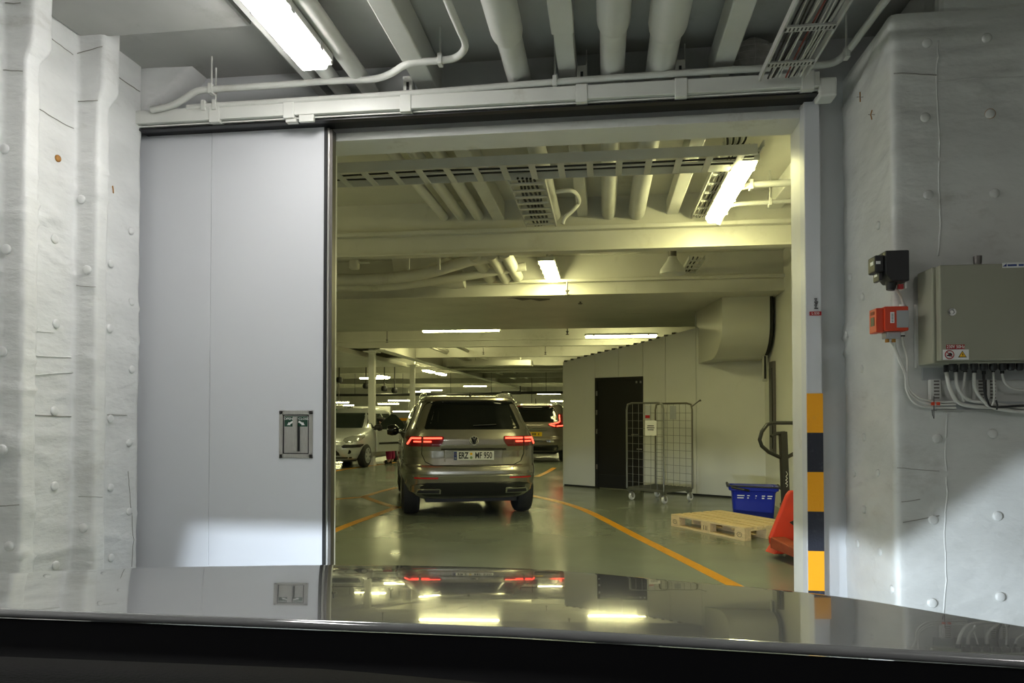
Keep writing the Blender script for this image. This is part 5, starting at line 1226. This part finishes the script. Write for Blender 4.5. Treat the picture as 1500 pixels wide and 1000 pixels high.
for k, (x, w_) in enumerate(((-0.16, 0.09), (-0.065, 0.03), (0.03, 0.015), (0.12, 0.04), (0.2, 0.06))):
    t = 0.72; yy = -dp * (0.85 + 0.15 * t) / 2 - 0.003
    for j in range(2): MB().box((x - w_ / 2, yy, ht2 * t - j * 0.03 - 0.006), (x + w_ / 2 - j * 0.01, yy + 0.004, ht2 * t - j * 0.03 + 0.006)).build('print_mark', M_SIGNW, crate)

# pallet truck, partly behind the right jamb
pj = at(1166, 800, d=6.85); pj.z = 0
jack = thing('pallet_truck', 'orange-red hand pallet truck with black loop handle behind the right jamb', 'pallet truck', pj, R(20))
# local: -y towards us = forks, handle on +y side
body = MB().prism([(-0.26, 0.13), (-0.27, 0.20), (-0.085, 0.60), (-0.05, 0.64), (0.05, 0.64), (0.085, 0.60), (0.27, 0.20), (0.26, 0.13)], (0, 0.05, 0)).build('chassis_plate', M_RED, jack, bev=0.015)
MB().prism([(-0.26, 0.05), (-0.20, 0.13), (0.20, 0.13), (0.26, 0.05)], (0, 0.16, 0), (0, -0.04, 0)).build('chassis_foot', M_RED, jack, bev=0.01)
blot = [(-0.09, 0.34), (-0.04, 0.36), (-0.03, 0.42), (0.0, 0.37), (0.06, 0.38), (0.10, 0.33), (0.07, 0.30), (0.09, 0.24), (0.05, 0.27), (0.02, 0.20), (0.0, 0.29), (-0.05, 0.31)]
MB().prism(blot, (0, 0.004, 0), (0.02, -0.003, 0)).build('black_emblem', M_SIGNB, jack)
for sx in (-1, 1):
    fk = MB().prism([(0, 0.19), (0.02, 0.21), (-1.05, 0.085), (-1.12, 0.06), (-1.05, 0.05), (0, 0.10)], (0.15, 0, 0), (sx * 0.19 - 0.075, 0.02, 0), ((0, 1, 0), (0, 0, 1))).build('fork', M_REDD, jack, bev=0.012)
    MB().lathe([(0.03, -0.05), (0.04, -0.045), (0.04, 0.045), (0.03, 0.05)], basis((sx * 0.19, -0.92, 0.042), (0, 1, 0), (0, 0, 1)), 16).build('fork_roller', M_STEELD, fk, smooth=40)
for sx in (-1, 1): MB().lathe([(0.05, -0.03), (0.09, -0.028), (0.095, 0), (0.09, 0.028), (0.05, 0.03)], basis((sx * 0.06, 0.17, 0.097), (0, 1, 0), (0, 0, 1)), 20).build('steer_wheel', M_BLACK, jack, smooth=40)
MB().tube([(0, 0.16, 0.15), (0, 0.16, 0.5)], 0.055, 16).build('pump', M_STEELD, jack, smooth=50)
M_JK = mat('jack_black', (0.02, 0.02, 0.017), 0.4)
ln = Vector((0, 0.16, 0.45)); top_ = Vector((0, 0.20, 1.20))
MB().bar(ln, top_, 0.075, 0.05, up=(0, 1, 0)).build('tiller', M_JK, jack, bev=0.008)
lp = [(0.0, 0.19, 0.93), (-0.16, 0.195, 1.00), (-0.235, 0.195, 1.06), (-0.255, 0.2, 1.12), (-0.23, 0.2, 1.20), (-0.17, 0.2, 1.27), (-0.10, 0.2, 1.285), (0.10, 0.2, 1.285), (0.17, 0.2, 1.27), (0.23, 0.2, 1.20), (0.255, 0.2, 1.12), (0.235, 0.195, 1.06), (0.16, 0.195, 1.00), (0.0, 0.19, 0.93)]
MB().tube(lp, 0.019, 10).build('loop_handle', M_JK, jack, smooth=60)
MB().tube([(0.02, 0.2, 1.185), (-0.08, 0.19, 1.18), (-0.15, 0.17, 1.155)], [0.02, 0.018, 0.014], 8).build('release_lever', M_JK, jack, smooth=60)
sq = [(0.0, 0.0), (0.012, 0.02), (-0.010, 0.035), (0.012, 0.05), (-0.008, 0.065), (0.010, 0.085), (-0.006, 0.10), (0.012, 0.125), (-0.004, 0.15)]
MB().tube(smooth_path([(a, 0.145, 0.66 + b) for a, b in sq], 3), 0.003, 5).build('script_lettering', M_SIGNW, jack)

# ------------------------------------------------------------------ right wall: control cabinet and boxes
yb_ = YRB - 0.005
F0 = 3.63                                                # front face of the cabinet
ca_ = at(1376, 388, Y=F0); cb_ = at(1376, 528, Y=F0)
cab = thing('control_cabinet', 'khaki-grey steel control cabinet with key lock on the right wall', 'cabinet', (ca_.x, F0, cb_.z))
Hc = ca_.z - cb_.z; Wc = 0.62; Dc = yb_ - F0
MB().box((-0.012, 0.05, -0.01), (Wc, Dc - 0.02, Hc)).build('cabinet_body', M_BOX, cab, bev=0.006)
dr_ = MB().box((0, 0, 0), (Wc, 0.045, Hc)).build('cabinet_door', M_BOX, cab, bev=0.006)
lk = at(1394, 457, Y=F0) - Vector((ca_.x, F0, cb_.z))
MB().lathe([(0.02, 0), (0.018, 0.006), (0.010, 0.007), (0.008, 0.003)], basis((lk.x, -0.0, lk.z), (1, 0, 0), (0, 0, 1)), 20).build('lock', M_CHROME, dr_, smooth=40)
MB().box((-0.022, Dc - 0.025, -0.02), (0.30, Dc, 0.30)).build('mount_bracket', M_TRAY, cab)
g0 = at(1432, 383, Y=F0 + 0.12) - Vector((ca_.x, F0, cb_.z))
gl = MB().lathe([(0.022, 0), (0.022, 0.018), (0.017, 0.022)], Matrix.Translation((g0.x, 0.12, Hc)), 6).build('cable_gland', M_STEEL, cab)
MB().lathe([(0.017, 0.02), (0.019, 0.05), (0.019, 0.062)], Matrix.Translation((g0.x, 0.12, Hc)), 16).build('gland_plug', M_STEELD, gl, smooth=40)
def plate(parent, xa, ya, xb, yb, m, name, off=0.002):
    a = at(xa, ya, Y=F0) - Vector((ca_.x, F0, cb_.z)); b = at(xb, yb, Y=F0) - Vector((ca_.x, F0, cb_.z))
    return MB().box((a.x, -off, b.z), (b.x, 0.0, a.z)).build(name, m, parent), (a + b) / 2, b.x - a.x, a.z - b.z
o, c, w_, h_ = plate(dr_, 1386, 504.7, 1413, 511, M_SIGNR, 'voltage_label')
text('lettering', '230V 50Hz', 0.0215, M_SIGNW, dr_, basis((c.x, -0.003, c.z), (1, 0, 0), (0, 0, 1)), sx=0.82)
o, c, w_, h_ = plate(dr_, 1381, 512, 1419, 526.5, M_SIGNW, 'warning_label')
o['label'] = 'white label with a no-touch sign and a yellow high-voltage triangle'
def ringm(cx, cz, r, t, y, n=24):
    pts = [(cx + r * math.cos(2 * math.pi * k / n), y, cz + r * math.sin(2 * math.pi * k / n)) for k in range(n + 1)]
    return MB().tube(pts, t, 4)
lx, rx = c.x - w_ * 0.25, c.x + w_ * 0.25; rr2 = h_ * 0.40
MB().lathe([(rr2 * 0.45, 0), (rr2 * 0.45, 0.001)], basis((lx + 0.003, -0.002, c.z), (1, 0, 0), (0, 0, 1)), 12).build('hand_symbol', M_SIGNB, dr_)
MB().box((lx - rr2 * 0.6, -0.003, c.z - rr2 * 0.35), (lx, -0.002, c.z - rr2 * 0.05)).build('hand_symbol', M_SIGNB, dr_)
ringm(lx, c.z, rr2, 0.0022, -0.003).build('prohibition_ring', M_SIGNR, dr_)
MB().tube([(lx - rr2 * 0.7, -0.004, c.z + rr2 * 0.7), (lx + rr2 * 0.7, -0.004, c.z - rr2 * 0.7)], 0.0018, 4).build('prohibition_bar', M_SIGNR, dr_)
def tri(s, y, m, nm): MB().prism([(rx - s, c.z - s * 0.72), (rx + s, c.z - s * 0.72), (rx, c.z + s * 0.95)], (0, 0.001, 0), (0, y, 0)).build(nm, m, dr_)
tri(rr2 * 1.0, -0.003, M_SIGNB, 'warning_triangle'); tri(rr2 * 0.76, -0.004, M_SIGNY, 'warning_triangle')
MB().prism([(rx + 0.001, c.z + rr2 * 0.45), (rx - 0.004, c.z - rr2 * 0.02), (rx, c.z), (rx - 0.001, c.z - rr2 * 0.5), (rx + 0.004, c.z + rr2 * 0.08), (rx, c.z + rr2 * 0.06)], (0, 0.001, 0), (0, -0.005, 0)).build('bolt_symbol', M_SIGNB, dr_)
o, c2, w_, h_ = plate(dr_, 1468, 385, 1502, 391.5, M_SIGNW, 'maker_label')
MB().prism([(-0.012, -0.006), (0.006, -0.006), (0.006, 0.008)], (0, 0.001, 0), (c2.x - w_ * 0.38, -0.003, c2.z)).build('blue_mark', M_SIGNBL, dr_)
MB().box((c2.x - w_ * 0.28, -0.003, c2.z - 0.005), (c2.x + w_ * 0.12, -0.002, c2.z + 0.004)).build('blue_mark', M_SIGNBL, dr_); MB().box((c2.x + w_ * 0.2, -0.003, c2.z - 0.005), (c2.x + w_ * 0.42, -0.002, c2.z + 0.004)).build('blue_mark', M_SIGNBL, dr_)
# glands under the cabinet
for k, px in enumerate((1396, 1412, 1427, 1441, 1455, 1469, 1481, 1494)):
    p = at(px, 540, Y=F0 + 0.10)
    MB().lathe([(0.017, 0.0), (0.017, -0.028), (0.011, -0.036)], Matrix.Translation((p.x - ca_.x, 0.10, -0.008)), 10).build('bottom_gland', M_BLACK, cab, smooth=40)

# cable tray and cables under the cabinet
yt_ = YRB - 0.02
tr = thing('wall_cable_tray', 'grey tray with slotted upright strips under the control cabinet', 'cable tray', at(1352, 600, Y=yt_))
def tl_(px, py, Y=yt_): return at(px, py, Y=Y) - Vector(tr.location)
for px in (1368, 1433, 1450):
    a = tl_(px - 7.5, 556); b = tl_(px + 7.5, 585)
    st = MB().box((a.x, -0.02, b.z), (b.x, 0.012, a.z)).build('slotted_strip', M_TRAY, tr)
    for k in range(6):
        z = b.z + (a.z - b.z) * (k + 0.5) / 6
        MB().box((a.x + (b.x - a.x) * 0.32, -0.022, z - 0.004), (a.x + (b.x - a.x) * 0.85, -0.019, z + 0.004)).build('strip_slot', M_STEELD, st)
a = tl_(1352, 538); b = tl_(1500, 556); MB().box((a.x, 0.004, b.z), (b.x + 0.3, 0.016, a.z)).build('back_plate', M_GREY, tr)
a = tl_(1372, 588); b = tl_(1500, 601); MB().box((a.x, 0.0, b.z), (b.x + 0.3, 0.016, b.z + 0.004)).build('tray_lip', M_TRAY, tr); MB().box((a.x, 0.006, b.z), (b.x + 0.3, 0.012, a.z)).build('tray_back', M_GREY, tr)
YG = YRB - 0.07
drops = [(1386, 545, 1392, 570, 1405, 590, 1440, 596, M_CABW, 0.0095), (1400, 545, 1403, 568, 1418, 585, 1450, 590, M_CABW, 0.0085), (1414, 545, 1412, 560, 1409, 575, 1412, 588, M_CABW, 0.006),
         (1427, 546, 1428, 568, 1440, 586, 1455, 597, M_CABW, 0.0085), (1441, 548, 1442, 570, 1446, 586, 1455, 596, M_CABB, 0.006), (1455, 545, 1456, 566, 1456, 584, 1453, 594, M_CABW, 0.005), (1468, 547, 1472, 560, 1484, 569, 1500, 571, M_CABW, 0.006)]
nm_ = ['first thick', 'second thick', 'short thin', 'third thick', 'black', 'thin straight', 'right-hand looping']
for k, (a1, b1_, a2, b2_, a3, b3_, a4, b4, m, r_) in enumerate(drops):
    pts = [at(a1, b1_, Y=YG + 0.0), at(a2, b2_, Y=YG), at(a3, b3_, Y=YRB - 0.045 - 0.004 * k), at(a4, b4, Y=YRB - 0.04 - 0.004 * k)]
    if k in (0, 1, 3, 4): pts += [at(1500, 594 + (k % 4) * 3, Y=YRB - 0.04 - 0.004 * k), at(1560, 596 + (k % 4) * 3, Y=YRB - 0.04 - 0.004 * k)]
    if k == 6: pts += [at(1560, 572, Y=YRB - 0.05)]
    t = thing('cable', nm_[k] + (' cable' if 'black' in nm_[k] else ' white cable') + ' dropping from the bottom of the control cabinet', 'cable', pts[0])
    MB().tube(smooth_path(local(t, pts), 5), r_, 8).build('cable_run', m, t, smooth=60)
    q = local(t, pts)[0]; MB().tube([q + Vector((0, 0, 0.0)), q + Vector((0, 0, 0.035))], r_ + 0.003, 8).build('cable_end', M_BLACK, t)

# black switch box and white conduit, orange box
X0 = XRB
p0 = at(1317, 374, Y=YRB - 0.01); p1 = at(1317, 412, Y=YRB - 0.01)
sw = thing('switch_box', 'black angular sensor box with two white marks above the orange one', 'switch', (p1.x, YRB - 0.005, p1.z))
hs = p0.z - p1.z; ws = p0.x - at(1298, 390, Y=YRB - 0.14).x
MB().prism([(0, -0.02), (0, hs), (-ws, hs), (-ws, 0.02), (-ws + 0.03, -0.02)], (0, -0.13, 0), (0.0, -0.004, 0)).build('box_body', M_BLACK, sw, bev=0.006)
MB().box((-ws - 0.045, -0.12, hs * 0.22), (-ws, -0.02, hs * 0.86)).build('box_wing', M_BLACK, sw, bev=0.008)
MB().box((-ws - 0.02, -0.10, -0.01), (-ws, -0.02, hs * 0.25)).build('box_foot', M_BLACK, sw, bev=0.005)
for z, yq in ((hs * 0.52, -0.08), (hs * 0.12, -0.06)): MB().box((-ws - 0.047 if z > 0.05 else -ws - 0.022, yq - 0.02, z), (-ws - 0.02, yq + 0.02, z + 0.018)).build('white_mark', M_SIGNW, sw)
for z, yq in ((hs * 0.52, -0.08),): MB().box((-ws - 0.02, -0.122, z), (-ws - 0.04, -0.119, z + 0.014)).build('white_mark', M_SIGNW, sw)
MB().tube([(-ws * 0.55, -0.07, -0.015), (-ws * 0.6, -0.07, -0.055)], [0.028, 0.02], 12).build('gland', M_BLACK, sw, smooth=50)
MB().box((-0.035, -0.09, -0.052), (-0.012, -0.07, -0.028)).build('red_plug', M_SIGNR, sw); MB().box((-0.005, -0.09, -0.05), (0.003, 0.0, hs + 0.008)).build('back_bracket', M_SIGNW, sw)
# white cable from switch to sleeve
pts = [at(1305, 418, Y=YRB - 0.08), at(1313, 424, Y=YRB - 0.05), at(1320, 434, Y=YRB - 0.03), at(1323, 446, Y=YRB - 0.025)]
t = thing('cable', 'short white cable from the black switch down into the sleeve', 'cable', pts[0]); MB().tube(smooth_path(local(t, pts), 5), 0.006, 8).build('cable_run', M_CABW, t, smooth=60)
pts = [at(1322, 446, Y=YRB - 0.03), at(1322, 491, Y=YRB - 0.03)]
t = thing('conduit_sleeve', 'short thick white conduit sleeve beside the orange box', 'conduit', pts[1]); q = local(t, pts); MB().tube([q[0], q[1]], 0.016, 14).build('sleeve', M_WHITE, t, smooth=50); MB().tube([q[1], q[1] - Vector((0, 0, 0.006))], 0.012, 12).build('sleeve_end', M_SIGNB, t)
# orange box
p0 = at(1317, 453, Y=YRB - 0.01); p1 = at(1317, 488, Y=YRB - 0.01); hs = p0.z - p1.z; ws = p0.x - at(1296, 470, Y=YRB - 0.13).x
ob = thing('orange_box', 'orange-red detector box with grey cover on the right wall edge', 'detector', (p1.x, YRB - 0.01, p1.z))
MB().box((-ws, -0.12, 0), (0, 0, hs)).build('box_body', M_ORANGE, ob, bev=0.006)
MB().box((-ws * 0.50, -0.124, hs * 0.13), (-0.002, -0.118, hs * 0.82)).build('grey_cover', M_GREY, ob)
MB().box((-ws * 0.76, -0.123, hs * 0.32), (-ws * 0.60, -0.119, hs * 0.76)).build('white_label', M_SIGNW, ob)
for k in range(6): MB().box((-ws * 0.72, -0.124, hs * (0.36 + 0.06 * k)), (-ws * 0.64, -0.1225, hs * (0.385 + 0.06 * k))).build('label_mark', M_SIGNB, ob)
bw = MB().box((-ws - 0.035, -0.11, -0.005), (-ws, -0.015, hs * 0.95)).build('side_lug', M_ORANGE, ob, bev=0.004)
MB().box((-ws - 0.037, -0.085, hs * 0.25), (-ws - 0.03, -0.04, hs * 0.6)).build('lug_window', M_SIGNB, bw); MB().box((-ws - 0.037, -0.085, hs * 0.70), (-ws - 0.033, -0.04, hs * 0.84)).build('lug_mark', M_REDD, bw)
MB().box((-ws * 0.85, -0.10, -0.035), (-ws * 0.25, -0.03, 0)).build('gland_block', M_GREY, ob, bev=0.006)
for x in (-ws * 0.72, -ws * 0.45): MB().tube([(x, -0.065, -0.035), (x, -0.065, -0.052)], 0.010, 8).build('gland', mat('brass', (0.5, 0.25, 0.06), 0.4, metal=0.6), ob)
for k, pts in enumerate((((1304, 499), (1311, 510), (1318, 530), (1326, 550), (1328, 572), (1340, 590), (1360, 596), (1400, 597)), ((1310, 499), (1313, 514), (1320, 530), (1328, 552), (1331, 572), (1345, 586), (1365, 592), (1400, 592)), ((1322, 493), (1324, 506), (1329, 525), (1329, 552), (1333, 570), (1346, 582), (1366, 588), (1400, 588)))):
    q = [at(x, y, Y=YRB - (0.075 if i == 0 and k < 2 else 0.03)) for i, (x, y) in enumerate(pts)]
    t = thing('cable', ('left white cable from the orange box sweeping to the tray', 'right white cable from the orange box sweeping to the tray', 'white cable from the conduit sleeve sweeping to the tray')[k], 'cable', q[0])
    MB().tube(smooth_path(local(t, q), 4), 0.0055, 8).build('cable_run', M_CABW, t, smooth=60)
q = [at(1365, 600, Y=YRB - 0.05), at(1366, 608, Y=YRB - 0.05), at(1368, 613, Y=YRB - 0.05), at(1368, 580, Y=YRB - 0.05)]
t = thing('cable_tie', 'black wire tie hanging below the cables at the tray end', 'cable tie', q[0]); MB().tube(local(t, q), 0.002, 5).build('wire', M_CABB, t)
for k, px in enumerate((1366, 1374)):
    p = at(px, 591, Y=YRB - 0.045); MB().box((-0.006, -0.010, -0.008), (0.006, 0.004, 0.008)).build('clip', M_ORANGE, t).location = local(t, [p])[0]
q = [at(1459, 586, Y=YRB - 0.10), at(1461, 593, Y=YRB - 0.10), at(1460, 600, Y=YRB - 0.10)]
t = thing('cable_tie', 'black tie around the thick cables right of the tray', 'cable tie', q[0]); MB().tube(local(t, q), 0.004, 6).build('wire', M_CABB, t)

# ================================================================== OUR CAR: bonnet, cowl, dashboard, headlamps
M_HOOD = mat('bonnet_paint', (0.33, 0.335, 0.345), 0.11, metal=0.3, coat=1.0, coat_rough=0.02)
M_COWL = mat('cowl_black', (0.004, 0.004, 0.005), 0.8, spec=0.08)
M_DASH = mat('dash_plastic', (0.010, 0.010, 0.011), 0.85, spec=0.1, bump=0.2, bscale=300)
fwd = Vector((-_s, _c, 0)); rgt = Vector((_c, _s, 0))
ego = thing('bonnet_car', 'grey bonnet and black cowl of the car we look out of, at the bottom', 'car', (0, 0, 0), YAW)
def hz_(d): 
    s = d - 1.107; return 1.05 - 0.061 * s - 0.048 * s * s
near = [(-1.9, 1.42), (-0.893, 1.25), (0.0, 1.107), (0.68, 0.95), (1.6, 0.72)]
farp = []
for px, py in ((-250, 852), (0, 839), (213, 830), (480, 826), (620, 827.6), (757, 831), (827, 834.5), (913, 843), (1000, 851), (1170, 865), (1300, 880), (1400, 897), (1500, 918), (1620, 950)):
    lo, hi = 0.9, 2.6
    for _ in range(50):
        m_ = (lo + hi) / 2
        y_ = 605 + (CAMZ - hz_(m_)) * FPX / m_
        if y_ > py: lo = m_
        else: hi = m_
    farp.append(((px - 750) / FPX * lo, lo))
fx = np.array([a for a, _ in farp]); fy = np.array([b for _, b in farp])
ker = lambda x: float(np.interp(x, fx, fy))
def far_d(x): return sum(ker(x + o) for o in np.linspace(-0.12, 0.12, 9)) / 9
def near_d(x): return float(np.interp(x, [a for a, _ in near], [b for _, b in near]))
xs_ = np.linspace(-1.55, 1.20, 110); rows = []
nv = 26
for v in range(nv + 12):
    row = []
    for x in xs_:
        n0 = near_d(x); f0 = max(far_d(x), n0 + 0.15)
        if v <= nv:
            d_ = n0 + (f0 - n0) * v / nv; z_ = hz_(d_)
        else:
            k = (v - nv) / 11; a = R(80) * k; r_ = 0.14
            d_ = f0 + r_ * math.sin(a) + 0.0; z_ = hz_(f0) - r_ * (1 - math.cos(a)) - 0.1 * r_ * math.sin(a)
        row.append(Vector((x, d_, z_)))
    rows.append(row)
hood = MB().grid(rows).build('bonnet', M_HOOD, ego, smooth=True, recalc=False)
hood['label'] = 'glossy grey bonnet'
hood.data.flip_normals() if hood.data.polygons[5].normal.z < 0 else None
# rolled rear lip of the bonnet, cowl and dashboard
MB().tube([Vector((x, near_d(x), hz_(near_d(x)) - 0.006)) for x in xs_], 0.008, 8).build('bonnet_lip', M_HOOD, ego, smooth=True)
rows = [[Vector((x, near_d(x) - o, hz_(near_d(x)) - dz)) for x in xs_] for o, dz in ((0.0, 0.015), (0.03, 0.05), (0.12, 0.055), (0.2, 0.03), (0.32, 0.02), (0.40, 0.03))]
MB().grid(rows).build('cowl', M_COWL, ego, smooth=True)
rows = []
for d_, dz in ((0.66, -0.10), (0.60, 0.0), (0.55, 0.004), (0.45, 0.0), (0.25, -0.03)):
    rows.append([Vector((x, d_, CAMZ - float(np.interp(x, [-0.45, -0.15, 0.0, 0.4], [352, 372, 395, 440])) * 0.6 / FPX + dz)) for x in np.linspace(-0.9, 0.8, 40)])
MB().grid(rows).build('dashboard', M_DASH, ego, smooth=True)
# front end under the bonnet edge with the two headlamps that light the walls
fm = [Vector((x, far_d(x) + 0.13, 0)) for x in np.linspace(-1.3, 0.75, 30)]
MB().grid([[p + Vector((0, o, z)) for p in fm] for o, z in ((0.0, 0.82), (0.03, 0.78))]).build('nose_panel', M_HOOD, ego, smooth=True)
MB().grid([[p + Vector((0, o, z)) for p in fm] for o, z in ((-0.05, 0.44), (-0.04, 0.40), (-0.06, 0.22))]).build('bumper', M_HOOD, ego, smooth=True)
def headlamp(x, d_, z, right_up, left_end):
    """bowl around a small bulb; its rim gives the flat cut-off of a dipped beam, raised on the kerb side"""
    c = Vector((x, d_, z)); rows = []; r_ = 0.12
    azs = [-180 + 2 * k for k in range(181)]
    def lim(az):
        if abs(az) > 80 or az < left_end - 8: return -88.0
        if az < left_end: return -88.0 + 88.0 * ((az - left_end + 8) / 8) ** 0.4
        return float(np.interp(az, [-80, 0, 43, 48, 56, 80], [0.0, 0.0, 0.3, right_up * 0.3, right_up, right_up * 1.2]))
    for f in np.linspace(0, 1, 8):
        row = []
        for az in azs:
            e0 = lim(az); e1 = 89.0; el = R(e0 + (e1 - e0) * f)
            row.append(c + Vector((math.sin(R(az)) * math.cos(el), math.cos(R(az)) * math.cos(el), math.sin(el))) * r_)
        rows.append(row)
    hb = MB().grid(rows).build('headlamp', M_BLACK, ego, smooth=True)
    l = bpy.data.lights.new('lamp_light', 'POINT'); l.energy = P_HEAD; l.color = (0.78, 0.89, 1.0); l.shadow_soft_size = 0.003
    o = bpy.data.objects.new('lamp_light', l); COL.objects.link(o); o.location = c; o.parent = ego
headlamp(-1.12, 1.98, 0.63, 0.0, -20)
headlamp(0.22, 1.98, 0.62, 11.0, -38)
